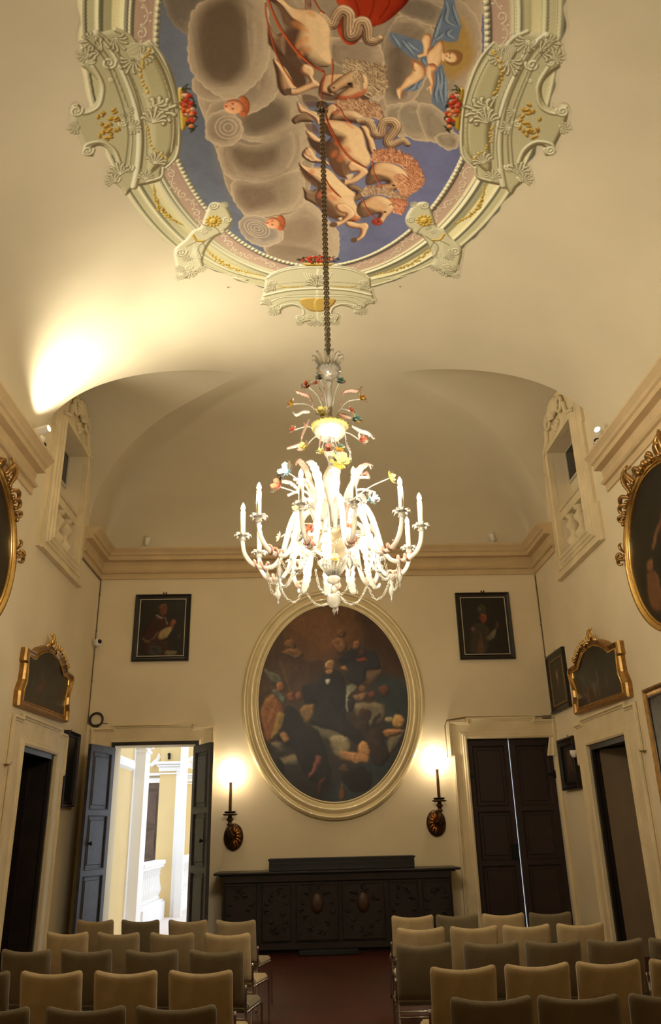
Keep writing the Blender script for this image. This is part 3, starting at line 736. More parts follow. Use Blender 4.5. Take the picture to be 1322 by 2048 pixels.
cloth(ZD, [(185, 430), (330, 450), (480, 500), (600, 540), (640, 640), (620, 700), (560, 770), (480, 750), (400, 700), (330, 640), (230, 570)], [[(220, 450), (300, 560), (330, 620)], [(420, 540), (500, 620), (580, 670)], [(350, 520), (420, 600), (520, 730)]])
cloth(ZD, [(600, 760), (680, 740), (690, 880), (640, 860)], [[(620, 770), (670, 850)]])
cloth(ZD, [(880, 850), (910, 940), (950, 1080), (960, 1300), (940, 1480), (880, 1460), (780, 1380), (745, 1320), (770, 1160), (790, 1040), (790, 920)], [[(860, 900), (880, 1060), (860, 1200), (900, 1380)], [(820, 960), (830, 1100), (800, 1240), (820, 1340)], [(920, 1000), (930, 1160), (920, 1360)]])
cloth(ZD, [(640, 1030), (600, 1120), (550, 1190), (440, 1200), (380, 1190), (480, 1110), (560, 1050)], [[(620, 1060), (560, 1150)], [(560, 1070), (500, 1160), (430, 1190)]])
def skin(Z, P, c=(206, 160, 108), sh=(150, 98, 62), hi=(224, 186, 134), emb=.05): ft.poly(sm(Z(P)), fp(*c), emb=emb, hi=fp(*hi), lo=fp(*sh), L=(-.3, .45, .8))
skin(ZD, [(760, 620), (860, 530), (910, 570), (915, 690), (890, 800), (820, 880), (720, 850), (690, 790), (700, 690)], emb=.06)
skin(ZD, [(660, 450), (720, 440), (750, 490), (740, 580), (720, 640), (700, 720), (640, 740), (590, 755), (560, 730), (600, 700), (640, 680), (640, 600), (620, 520)])
skin(ZD, [(700, 850), (800, 850), (820, 900), (780, 960), (785, 1100), (760, 1180), (740, 1240), (715, 1160), (690, 1190), (690, 1150), (730, 1100), (690, 1000), (680, 930)], c=(196, 138, 88))
skin(ZD, [(490, 800), (560, 800), (640, 850), (675, 930), (650, 1010), (560, 1080), (450, 1140), (380, 1190), (345, 1290), (320, 1300), (290, 1230), (290, 1170), (350, 1120), (420, 1020), (490, 950), (510, 880)], emb=.07)
flat(ZD([(485, 800), (530, 810), (510, 880), (540, 940), (510, 930), (485, 860)]), (156, 74, 44), alpha=.7)
skin(ZD, [(880, 690), (930, 700), (930, 780), (890, 800)], emb=.02)
flat(ZD([(940, 680), (1040, 650), (1140, 690), (1160, 760), (1110, 840), (1020, 865), (940, 820)]), (128, 88, 46))
skin(ZD, [(915, 720), (960, 680), (1050, 690), (1090, 750), (1060, 810), (980, 815), (930, 780)], emb=.03)
for q in ((990, 705), (985, 758)): flat(ZD(blob(q[0], q[1], 9, 12)), (60, 36, 26))
flat(ZD(blob(945, 735, 10, 14)), (160, 70, 50)); line(ZD([(780, 600), (740, 640), (700, 680)]), (130, 74, 44), .014)
line(ZD([(700, 850), (760, 840), (800, 860)]), (150, 84, 50), .016)

# horses of the sun -- wash modelling over a warm ground
HB, HS2, HL2, HD2 = (190, 144, 98), (120, 84, 58), (218, 182, 132), (78, 54, 38)
def horse(Z, P, c=HB, emb=.13, hi=HL2, lo=HD2, L=(.55, -.35, .6)):
    ft.poly(sm(Z(P)), fp(*c), emb=emb, hi=fp(*hi), lo=fp(*lo), L=L); Q = sm(Z(P)); ft.stroke(Q, .007, fp(*HD2), emb=False, closed=True, alpha=.55)
def shade_(Z, P, c=HS2, soft=.08, alpha=.8): flat(Z(P), c, soft, alpha)
def leg(Z, P, dark=False, hoof=None, emb=.045):
    horse(Z, P, c=(112, 84, 60) if dark else (196, 152, 106), emb=emb, hi=(150, 118, 84) if dark else (222, 186, 138), lo=(62, 44, 32) if dark else (122, 80, 54))
    if hoof: flat(Z(hoof), (96, 72, 52) if not dark else (82, 62, 46))
def locks(Z, base, tips, n=9, seed=1, c1=(206, 164, 118), c2=(140, 92, 62), w=.020, curl=.05):
    """a mane: strands running from a base line to a tip line, each ending in a hook"""
    q = np.random.RandomState(seed); B, T_ = smo(Z(base), 16), smo(Z(tips), 16); m_n = min(len(B), len(T_))
    poly_ = np.vstack([B, T_[::-1]]); ft.poly(poly_, fp(*c2)*.75, soft=.03)
    for layer in range(3):
        for i in range(0, n*6):
            t = q.rand(); b = B[int(t*(len(B)-1))]; e = T_[int(np.clip(t+q.randn()*.04, 0, 1)*(len(T_)-1))]; k_ = .55+.55*q.rand(); e = b+(e-b)*k_
            d = e-b; nrm_ = np.array([-d[1], d[0]])*(.35*(1 if q.rand() > .35 else -1)); m1, m2 = b+d*.35+nrm_*.8, b+d*.75-nrm_*.5
            hk = [e+np.array([math.cos(a), math.sin(a)])*curl*.45*(1-j/7) for j, a in enumerate(np.arctan2(d[1], d[0])+np.arange(6)*.95*(1 if nrm_[0] > 0 else -1))]
            P_ = np.array(resmooth([tuple(b), tuple(m1), tuple(m2), tuple(e)]+[tuple(h_) for h_ in hk], 3)); k2 = q.rand()
            ft.stroke(P_, w*(.7+.5*q.rand()), fp(*(np.array(c1)*k2+np.array(c2)*(1-k2))), hi=fp(*c1), lo=fp(*c2)*.6, taper=lambda T: 1.1-.7*T, alpha=.9)
def tail2(Z, P, w):
    P = smo(Z(P), 12); tp = lambda T: .55+.55*np.sin(np.pi*np.clip(T*.9+.05, 0, 1))
    ft.stroke(P, w*1.08, fp(74, 52, 38), emb=False, taper=tp); ft.stroke(P, w, fp(158, 124, 88), hi=fp(214, 180, 136), lo=fp(84, 58, 40), taper=tp, L=(.2, -.5, .4))
    g = np.gradient(P, axis=0); n_ = np.stack([-g[:, 1], g[:, 0]], -1); n_ /= np.linalg.norm(n_, axis=1, keepdims=True)
    for o, c in ((-.38, (196, 164, 122)), (-.26, (110, 82, 58)), (-.14, (206, 174, 130)), (-.02, (104, 78, 54)), (.1, (188, 154, 112)), (.22, (92, 68, 48)), (.34, (150, 118, 84))):
        ft.stroke(P+n_*w*o*tp(np.linspace(0, 1, len(P)))[:, None], .008, fp(*c), emb=False, alpha=.8, soft=.005)
# shadows of the far horses behind
shade_(ZA, [(30, 420), (90, 440), (220, 500), (230, 600), (330, 700), (420, 830), (330, 900), (250, 820), (140, 600), (60, 480)], (84, 62, 44), .02, 1.)
horse(ZA, [(30, 230), (70, 300), (120, 350), (200, 330), (220, 480), (200, 570), (130, 540), (70, 470), (35, 430)], c=(104, 78, 56), hi=(150, 116, 82), emb=.06)
horse(ZA, [(80, 600), (150, 640), (230, 720), (300, 860), (320, 900), (240, 960), (180, 960), (130, 880), (110, 740)], c=(140, 100, 68), emb=.07)
tail2(ZA, [(570, 150), (630, 220), (690, 250), (720, 180), (780, 110), (850, 150), (850, 260), (860, 360), (920, 340), (950, 240), (1010, 230), (1040, 300), (1050, 400), (1110, 420), (1165, 390)], .115)
# leading horse
horse(ZA, [(-60, -60), (60, -80), (180, -10), (260, 60), (350, 90), (440, 90), (540, 130), (610, 190), (650, 260), (665, 330), (660, 480), (680, 640), (600, 680), (480, 650), (400, 640), (350, 580), (250, 560), (215, 500), (240, 380), (250, 290), (190, 220), (150, 90), (60, 10)], emb=.20)
flat(ZA([(380, 120), (560, 150), (640, 280), (650, 460), (650, 640), (520, 620), (440, 520), (400, 360), (420, 240)]), (214, 180, 130), .10, .75)
flat(ZA([(205, 300), (330, 290), (300, 420), (330, 540), (400, 650), (420, 760), (380, 850), (300, 850), (240, 720), (205, 560)]), (84, 60, 42), .05, .95)
flat(ZA([(180, 60), (250, 150), (290, 270), (220, 290), (160, 140), (110, 40)]), (112, 82, 58), .05, .8)
for (x, y, r, s_) in ((330, 250, 60, 34), (470, 140, 50, 24), (420, 400, 26, 34), (440, 500, 34, 30), (370, 540, 30, 50), (400, 300, 50, 16), (350, 440, 26, 60)): flat(ZA(blob(x, y, r, s_, 9, .5)), (190, 122, 66), .04, .6)
leg(ZA, [(400, 650), (480, 680), (500, 740), (490, 790), (550, 840), (555, 880), (480, 900), (400, 935), (330, 960), (260, 965), (205, 930), (230, 890), (300, 900), (380, 870), (455, 830), (430, 780), (370, 740), (360, 690)], hoof=[(205, 910), (260, 895), (270, 930), (255, 965), (205, 950)])
shade_(ZA, [(540, 930), (620, 900), (740, 950), (740, 1010), (640, 1020), (560, 990)], (92, 66, 48), .02)
horse(ZA, [(590, 780), (700, 750), (800, 760), (760, 860), (700, 900), (690, 970), (600, 960), (545, 920)], emb=.06)
shade_(ZA, [(700, 990), (900, 1000), (1050, 880), (1090, 960), (1010, 1040), (820, 1040)], (84, 60, 44), .03, .95)
locks(ZA, [(830, 740), (980, 700), (1040, 780), (1050, 880), (1020, 960)], [(810, 620), (950, 640), (1180, 680), (1240, 830), (1190, 960)], seed=2, c1=(200, 172, 128), c2=(124, 94, 66))
horse(ZA, [(640, 880), (700, 830), (780, 770), (880, 720), (960, 720), (1030, 770), (1050, 850), (1020, 940), (950, 990), (840, 1015), (740, 1010), (740, 960), (820, 900), (860, 870), (780, 900), (700, 945), (650, 940), (635, 910)], c=(184, 142, 98), emb=.07)
flat(ZA([(740, 970), (860, 970), (1010, 900), (1030, 930), (920, 1000), (780, 1020)]), (170, 76, 40), .03, .8)
flat(ZA(blob(860, 848, 26, 12)), (48, 32, 24)); flat(ZA(blob(700, 890, 16, 9)), (90, 56, 40)); line(ZA([(770, 905), (850, 880), (900, 890)]), (90, 60, 40), .014)
locks(ZA, [(940, 720), (980, 760), (960, 820)], [(880, 800), (940, 870), (980, 900)], 5, seed=8, c1=(206, 176, 130), c2=(140, 104, 72), w=.014)
leg(ZA, [(330, 1030), (390, 1080), (470, 1120), (540, 1150), (550, 1230), (470, 1180), (400, 1130), (340, 1100)])
shade_(ZA, [(380, 960), (520, 980), (560, 1060), (480, 1090), (400, 1060)], (98, 74, 56), .02)
# neck of the hidden second horse and its mane
locks(ZB2, [(440, 170), (560, 180), (680, 230), (820, 260), (860, 290)], [(430, 110), (560, 100), (700, 110), (830, 150), (870, 270)], seed=3, c1=(204, 160, 116), c2=(138, 94, 66))
horse(ZB2, [(345, 160), (400, 130), (440, 160), (430, 200), (360, 280), (330, 220)], emb=.03)
horse(ZB2, [(370, 270), (400, 210), (480, 180), (600, 190), (690, 240), (760, 260), (800, 300), (700, 330), (610, 310), (500, 290), (400, 290)], c=(150, 112, 76), emb=.08)
flat(ZB2([(390, 210), (440, 195), (480, 200), (440, 225)]), (180, 92, 48), .02, .7)
tail2(ZB2, [(640, 290), (720, 290), (770, 340), (790, 400), (850, 420), (870, 340), (900, 300), (970, 300), (1000, 350), (960, 420), (920, 480), (950, 520), (1020, 490), (1070, 475), (1110, 510)], .11)
horse(ZB2, [(660, 350), (710, 335), (745, 370), (760, 430), (790, 470), (815, 570), (805, 600), (765, 605), (740, 570), (710, 460)], emb=.05); flat(ZB2(blob(795, 568, 9, 11)), (60, 38, 28)); line(ZB2([(770, 440), (800, 445), (795, 475)]), (96, 58, 38), .014)
leg(ZB2, [(80, 150), (150, 180), (240, 230), (280, 270), (270, 330), (220, 260), (150, 220), (90, 210)]); leg(ZB2, [(20, 270), (80, 230), (180, 240), (230, 290), (200, 300), (100, 300), (50, 320), (20, 300)], True)
shade_(ZB2, [(140, 320), (240, 330), (280, 420), (230, 400), (180, 380)], (100, 76, 58), .02)
leg(ZB2, [(150, 380), (220, 410), (270, 450), (330, 490), (300, 500), (220, 490), (170, 440)])
shade_(ZB2, [(165, 440), (260, 490), (330, 490), (400, 440), (370, 560), (360, 640), (260, 590), (190, 520)], (76, 54, 40), .02, 1.)
# middle horse
horse(ZB2, [(305, 290), (360, 280), (480, 290), (590, 320), (670, 370), (700, 450), (720, 540), (760, 630), (750, 700), (690, 740), (600, 720), (560, 770), (530, 830), (440, 790), (380, 700), (358, 600), (370, 520), (410, 460), (330, 400)], emb=.2)
flat(ZB2([(420, 320), (600, 350), (680, 440), (700, 560), (740, 660), (680, 720), (600, 650), (540, 540), (520, 440), (420, 400)]), (214, 178, 126), .09, .75)
flat(ZB2([(360, 560), (420, 460), (520, 440), (480, 500), (480, 600), (540, 680), (560, 790), (480, 820), (400, 740), (362, 640)]), (98, 68, 46), .06, .9)
for (x, y, r, s_) in ((480, 640, 30, 40), (540, 560, 40, 26), (450, 510, 40, 16), (560, 330, 50, 12), (420, 600, 26, 40)): flat(ZB2(blob(x, y, r, s_, 9, .6)), (184, 100, 56), .04, .6)
locks(ZB2, [(790, 670), (900, 670), (1040, 700), (1110, 790), (1110, 900), (1020, 980)], [(800, 590), (960, 560), (1150, 650), (1220, 760), (1240, 880), (1090, 1020)], 13, seed=4, c1=(214, 156, 110), c2=(146, 84, 54))
horse(ZB2, [(740, 740), (800, 690), (900, 680), (1010, 710), (1090, 770), (1120, 850), (1100, 900), (1060, 930), (1000, 940), (900, 960), (830, 965), (802, 930), (815, 895), (870, 890), (910, 870), (860, 860), (800, 880), (720, 890), (720, 800)], emb=.11)
flat(ZB2([(730, 810), (830, 790), (930, 830), (880, 850), (800, 880), (725, 885)]), (92, 68, 48), .04, .85)
flat(ZB2(blob(978, 898, 17, 8)), (36, 24, 18)); flat(ZB2([(806, 905), (850, 890), (880, 910), (860, 940), (830, 955)]), (160, 76, 46), .02, .8); flat(ZB2(blob(855, 928, 9, 6)), (70, 34, 24)); line(ZB2([(870, 950), (940, 945), (1010, 930)]), (110, 66, 42), .014)
locks(ZB2, [(1010, 800), (1060, 800), (1090, 870)], [(1010, 900), (1070, 960), (1120, 950)], 5, seed=9, c1=(218, 166, 118), c2=(160, 96, 62), w=.016)
leg(ZB2, [(540, 900), (600, 890), (680, 930), (725, 975), (700, 1010), (640, 1040), (560, 1070), (480, 1070), (452, 1050), (490, 1010), (560, 1010), (610, 985), (620, 960), (560, 940)], True, [(452, 1045), (490, 1010), (530, 1020), (520, 1060), (480, 1072)])
leg(ZB2, [(580, 670), (650, 700), (720, 740), (735, 780), (690, 820), (620, 870), (540, 895), (480, 900), (458, 880), (490, 840), (550, 840), (620, 800), (640, 770), (570, 770), (540, 740), (540, 700)], hoof=[(458, 880), (485, 840), (520, 845), (510, 890), (480, 900)])
flat(ZB2([(540, 800), (600, 790), (580, 830), (550, 840)]), (200, 170, 124), .01)
# lower horse
horse(ZB2, [(110, 600), (160, 540), (210, 560), (260, 640), (350, 670), (370, 710), (300, 690), (200, 680), (130, 640)], c=(170, 120, 84), emb=.05)
for (a, b) in (((130, 600), (200, 640)), ((150, 560), (210, 610)), ((160, 620), (240, 660))): line(ZB2([a, ((a[0]+b[0])/2, (a[1]+b[1])/2+18), b]), (216, 176, 130), .016)
leg(ZC2, [(80, 220), (120, 250), (180, 260), (230, 240), (240, 340), (230, 410), (150, 370), (100, 340), (90, 270)], True)
horse(ZC2, [(40, -30), (110, 10), (200, 30), (290, 20), (380, 70), (440, 140), (540, 230), (610, 290), (600, 340), (620, 400), (680, 500), (640, 560), (560, 575), (460, 560), (360, 530), (290, 470), (230, 400), (205, 320), (230, 230), (190, 200), (110, 130), (60, 50)], emb=.18)
flat(ZC2([(150, 30), (300, 40), (420, 150), (520, 240), (600, 300), (540, 330), (430, 310), (330, 200), (220, 120)]), (212, 178, 126), .07, .75)
flat(ZC2([(215, 320), (280, 260), (330, 330), (420, 430), (440, 560), (360, 530), (290, 470), (225, 390)]), (94, 66, 46), .06, .85); flat(ZC2([(60, 40), (120, 110), (230, 190), (230, 230), (150, 180), (80, 110)]), (100, 72, 50), .04, .8)
for (x, y, r, s_) in ((170, 70, 30, 30), (360, 250, 28, 24), (380, 330, 50, 20), (620, 540, 40, 26), (260, 300, 30, 40), (580, 520, 30, 40)): flat(ZC2(blob(x, y, r, s_, 9, .6)), (178, 94, 54), .04, .6)
locks(ZC2, [(700, 310), (850, 290), (980, 330), (1060, 440)], [(730, 230), (880, 230), (1040, 290), (1130, 380)], 9, seed=5, c1=(196, 164, 124), c2=(132, 96, 68)); locks(ZC2, [(940, 360), (1000, 400), (1000, 460)], [(1060, 350), (1130, 400), (1060, 500)], 6, seed=15, c1=(216, 150, 106), c2=(156, 86, 56))
horse(ZC2, [(640, 400), (700, 350), (800, 310), (900, 320), (980, 370), (1010, 420), (980, 480), (930, 530), (890, 590), (840, 612), (790, 595), (785, 560), (830, 540), (850, 500), (800, 500), (740, 520), (680, 530), (630, 480)], emb=.10)
flat(ZC2([(640, 430), (720, 420), (820, 460), (830, 490), (760, 510), (690, 530), (635, 480)]), (96, 70, 50), .04, .85)
flat(ZC2([(788, 560), (840, 535), (890, 570), (880, 600), (840, 612), (795, 598)]), (150, 52, 36), .015, .9); flat(ZC2(blob(848, 572, 11, 8)), (60, 26, 20)); flat(ZC2(blob(915, 475, 17, 9)), (60, 40, 30)); line(ZC2([(950, 410), (985, 395), (1000, 420)]), (110, 66, 44), .016)
leg(ZC2, [(510, 580), (560, 570), (640, 590), (720, 585), (748, 620), (730, 670), (700, 730), (640, 770), (590, 785), (566, 765), (590, 740), (630, 740), (660, 700), (660, 650), (600, 640), (530, 620)], hoof=[(566, 760), (590, 735), (630, 745), (625, 775), (585, 786)])
leg(ZC2, [(420, 400), (500, 390), (570, 430), (610, 490), (590, 530), (540, 560), (480, 600), (410, 630), (360, 622), (352, 600), (400, 580), (470, 560), (520, 500), (460, 480), (415, 440)], hoof=[(352, 600), (385, 580), (430, 590), (420, 622), (370, 628)])
flat(ZC2([(440, 540), (480, 530), (470, 560)]), (206, 176, 130), .01)
RED = fp(138, 54, 26)
for Z, P in ((ZB2, [(340, 190), (345, 260), (400, 380), (470, 510), (580, 640), (715, 730)]), (ZB2, [(330, 210), (370, 350), (450, 500), (560, 640), (700, 725)]), (ZC2, [(290, 90), (340, 190), (400, 260), (465, 325)]), (ZC2, [(300, 130), (370, 240), (440, 310)]),
             (ZA, [(20, -30), (60, 80), (130, 250), (240, 420), (350, 560), (480, 660), (600, 725), (580, 860), (575, 1000)]), (ZA, [(30, -40), (90, 140), (200, 340), (330, 520), (500, 680), (590, 730)]), (ZA, [(5, 30), (20, 200), (110, 520), (180, 680), (300, 870)]),
             (ZB2, [(420, 130), (480, 180), (520, 260), (580, 310)]), (ZB2, [(780, 670), (790, 760), (820, 840), (860, 890)]), (ZC2, [(690, 345), (720, 420), (770, 500), (820, 540)]), (ZA, [(685, 600), (690, 700), (680, 840)]), (ZA, [(500, 0), (560, 100), (600, 130)])):
    ft.stroke(smo(Z(P)), .017, RED, hi=fp(190, 92, 48), lo=fp(84, 26, 12))
for x in (405, 425, 445, 462): line(ZA([(x, -30), (x+4, 50), (x+2, 95)]), (110, 34, 18), .008)
ft.noise(.08, (.05, .02), 9)

# --- painted architecture ring
ring = dE > -.004
def prof(d):       # height of the feigned mouldings
    pts = [(-.01, 0), (0, .02), (.03, .045), (.06, .02), (.07, .0), (.10, .0), (.24, .012), (.255, .03), (.275, .045), (.295, .03), (.30, .055), (.335, .075), (.35, .05), (.37, .03), (.44, .0), (.52, .03), (.535, .06), (.56, .08), (.585, .06), (.59, .045), (.665, .045), (.67, .07), (.70, .08), (.73, .05), (.76, 0)]
    return np.interp(d, [p[0] for p in pts], [p[1] for p in pts])
hR = prof(dE)
bead = (dE > .0) & (dE < .055); hR = hR+np.where(bead, .018*np.abs(np.sin(sA*PI/.062)), 0)
tone = [(-.01, (206, 196, 158)), (.05, (200, 188, 150)), (.07, (150, 124, 100)), (.085, (172, 142, 118)), (.235, (180, 152, 122)), (.25, (196, 184, 140)), (.30, (214, 204, 164)), (.36, (206, 196, 150)), (.42, (196, 184, 132)), (.53, (200, 190, 142)), (.57, (218, 208, 166)), (.60, (186, 176, 130)), (.66, (184, 174, 130)), (.70, (204, 194, 152)), (.8, (180, 166, 128))]
base = np.stack([np.interp(dE, [t[0] for t in tone], [t[1][i] for t in tone]) for i in range(3)], -1)
bl = np.array([fp(*c) for c in (base.reshape(-1, 3)[::1][:1])])
def lin_arr(a): a = a/255; return np.where(a <= .04045, a/12.92, ((a+.055)/1.055)**2.4)
base = np.clip(lin_arr(base)*KF, 0, .92)
gy, gx = np.gradient(hR, ys, xs); q = (-gx*-.5-gy*-.62+.6)/np.sqrt(gx*gx+gy*gy+1)
base = base*np.clip(.18+1.02*q/.8, .22, 1.35)[..., None]
EDGE = .725+.018*np.abs(np.sin(sA*PI/.31))+.010*np.sin(sA*PI/.13)+.008*np.sin(sA*PI/.7)
msk = ring & (dE < EDGE)
ft.c = np.where(msk[..., None], base, ft.c)
inn = (~ring); alpha = np.where(inn | msk, 1., 0.)
soft = np.clip((EDGE-dE)/.012, 0, 1); 
plaster = np.array(lin((209, 197, 168)))
ft.c = np.where((dE > EDGE-.012)[..., None], plaster+(ft.c-plaster)*soft[..., None], ft.c)
ft.c[dE > EDGE] = plaster; ft.a = alpha.copy()
CR = dict(hi=fp(228, 220, 186), lo=fp(118, 104, 70)); cr = fp(196, 186, 144); GD = dict(hi=fp(226, 200, 112), lo=fp(118, 86, 24)); gd = fp(190, 156, 62)
LQ = (-.5, -.62, .5)
# acanthus scrolls in the rose band
n_s = int(PER/.34)
for i in range(n_s):
    s0 = PER*(i+.5)/n_s; sg = 1 if i % 2 else -1
    if ringpt(np.array(s0), .1)[1] < 4.6: continue
    t = np.linspace(0, 1, 26); a = 2*PI*1.25*t
    P = ringpt(s0+.062*(1-.8*t)*np.cos(a), .165+sg*.052*(1-.8*t)*np.sin(a))
    ft.stroke(P, .020, fp(214, 194, 158), hi=fp(232, 214, 180), lo=fp(134, 104, 84), L=LQ, taper=lambda T: 1.1-.6*T)
    P = ringpt(s0+np.linspace(.06, .27, 12), .165+sg*.055*np.sin(np.linspace(0, PI, 12)))
    ft.stroke(P, .016, fp(208, 188, 152), hi=fp(226, 208, 172), lo=fp(134, 104, 84), L=LQ)
    for k_ in range(5):
        p0 = ringpt(np.array(s0+.08+.04*k_), .165+sg*.055*math.sin(PI*(k_+1)/6.)+.03*(-1)**k_)
        ft.poly(blob(p0[0], p0[1], .017, .010, 8, k_), fp(214, 194, 156), emb=.01, L=LQ)
# consoles and their swags
def both(f, mir_y=True):
    for my in ((1, -1) if mir_y else (1,)):
        for mx in (1, -1): f(mx, my)
def mir(P, mx, my): P = np.array(P, float); return np.stack([FX+(P[:, 0]-FX)*mx, FY+(P[:, 1]-FY)*my], -1)
qg = np.random.RandomState(11)
def swag(s0, s1, d0=.40, dip=.09, n=34):
    t = np.linspace(0, 1, n); P = ringpt(s0+(s1-s0)*t, d0+dip*np.sin(PI*t))
    ft.stroke(P, .012, fp(150, 120, 50), alpha=.9, emb=False)
    for i in range(2, n-2):
        w = math.sin(PI*t[i])
        for _ in range(2):
            c = P[i]+qg.randn(2)*.013*w; ft.poly(blob(c[0], c[1], .012+.014*w*qg.rand(), .009+.01*w, 8, qg.rand()*3), gd, emb=.012, L=LQ, **GD)
def arc_s(px, py):  # arc position of a photograph point
    x, y = surf_xy(px, py); i = np.argmin(np.hypot(ft.xs[None, :]-x, 0)+0*ft.ys[:, None]) if False else None
    a = np.arctan2((y-FY)/FB_, (x-FX)/FA); return float(np.interp(a, tt, sl))
Qt = PER/4     # quarter points: sl index of th=0 is PER/2, th=pi/2 is 3PER/4
s_con = 3*Qt+ (arc_s(430, 445)-3*Qt)
off = s_con-3*Qt
for sgn in (1, -1):
    for half in (0, 1):
        b0 = 3*Qt if half == 0 else Qt
        if half == 1: continue
        swag(b0+sgn*(abs(off)+.16), b0+sgn*(abs(off)+.86), .40); swag(b0+sgn*.60, b0+sgn*(abs(off)-.16), .40)
def vol(P0, r, mx, my, sg=1, a0=0., turns=1.6, w=.03, c=None, kw=None):
    t = np.linspace(0, 1, 30); a = a0+sg*2*PI*turns*t; P = np.stack([P0[0]+r*(1-.85*t)*np.cos(a), P0[1]+r*(1-.85*t)*np.sin(a)], -1)
    ft.stroke(mir(P, mx, my), w, cr if c is None else c, L=LQ, **(kw or CR), taper=lambda T: 1.1-.4*T)
def acan(c, ang, size, mx, my, n=7, kw=None, spread=1.15):
    for pass_ in (0, 1):
        for i in range(n):
            a = ang+(i-(n-1)/2)/(n-1)*2*spread; L_ = size*(1-.30*abs(i-(n-1)/2)/((n-1)/2)); b = a+.5*(1 if i > (n-1)/2 else (-1 if i < (n-1)/2 else 0))
            P = [(c[0], c[1]), (c[0]+L_*.5*math.cos(a), c[1]+L_*.5*math.sin(a)), (c[0]+L_*.85*math.cos(a), c[1]+L_*.85*math.sin(a)), (c[0]+L_*.85*math.cos(a)+L_*.2*math.cos(b), c[1]+L_*.85*math.sin(a)+L_*.2*math.sin(b))]
            if pass_ == 0: ft.stroke(mir(smo(P), mx, my), size*.26, fp(112, 98, 66), emb=False, taper=lambda T: .5+.6*T)
            else: ft.stroke(mir(smo(P), mx, my), size*.17, cr, L=LQ, **(kw or CR), taper=lambda T: .5+.7*T)
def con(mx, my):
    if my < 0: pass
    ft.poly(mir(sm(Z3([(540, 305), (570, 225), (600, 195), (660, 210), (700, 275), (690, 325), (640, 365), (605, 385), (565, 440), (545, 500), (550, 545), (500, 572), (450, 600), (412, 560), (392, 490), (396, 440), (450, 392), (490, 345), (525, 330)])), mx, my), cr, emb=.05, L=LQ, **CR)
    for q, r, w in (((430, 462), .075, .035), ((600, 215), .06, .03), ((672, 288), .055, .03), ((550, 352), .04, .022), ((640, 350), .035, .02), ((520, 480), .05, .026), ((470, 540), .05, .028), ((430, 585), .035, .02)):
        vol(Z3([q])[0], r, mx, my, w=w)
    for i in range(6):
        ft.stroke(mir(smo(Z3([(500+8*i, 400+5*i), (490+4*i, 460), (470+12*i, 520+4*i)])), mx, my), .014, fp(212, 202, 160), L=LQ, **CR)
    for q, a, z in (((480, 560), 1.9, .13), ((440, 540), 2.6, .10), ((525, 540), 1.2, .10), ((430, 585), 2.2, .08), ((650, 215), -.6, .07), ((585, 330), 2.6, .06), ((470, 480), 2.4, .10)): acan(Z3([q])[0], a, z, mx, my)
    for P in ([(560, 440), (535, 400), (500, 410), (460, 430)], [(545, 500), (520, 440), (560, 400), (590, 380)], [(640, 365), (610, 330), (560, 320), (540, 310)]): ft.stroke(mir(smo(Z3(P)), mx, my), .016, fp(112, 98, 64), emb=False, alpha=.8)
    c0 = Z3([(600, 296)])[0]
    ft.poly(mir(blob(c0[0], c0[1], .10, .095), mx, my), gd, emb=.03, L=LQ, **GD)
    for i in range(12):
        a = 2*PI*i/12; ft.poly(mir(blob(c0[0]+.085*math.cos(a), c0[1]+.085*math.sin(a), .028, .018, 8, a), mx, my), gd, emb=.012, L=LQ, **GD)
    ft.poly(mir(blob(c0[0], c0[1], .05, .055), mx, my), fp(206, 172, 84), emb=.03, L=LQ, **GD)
    for ex in (-.018, .018): ft.poly(mir(blob(c0[0]+ex, c0[1]+.008, .008, .006, 6), mx, my), fp(110, 78, 26))
    ft.stroke(mir(smo(Z3([(492, 370), (512, 398), (550, 400)])), mx, my), .035, gd, L=LQ, **GD)
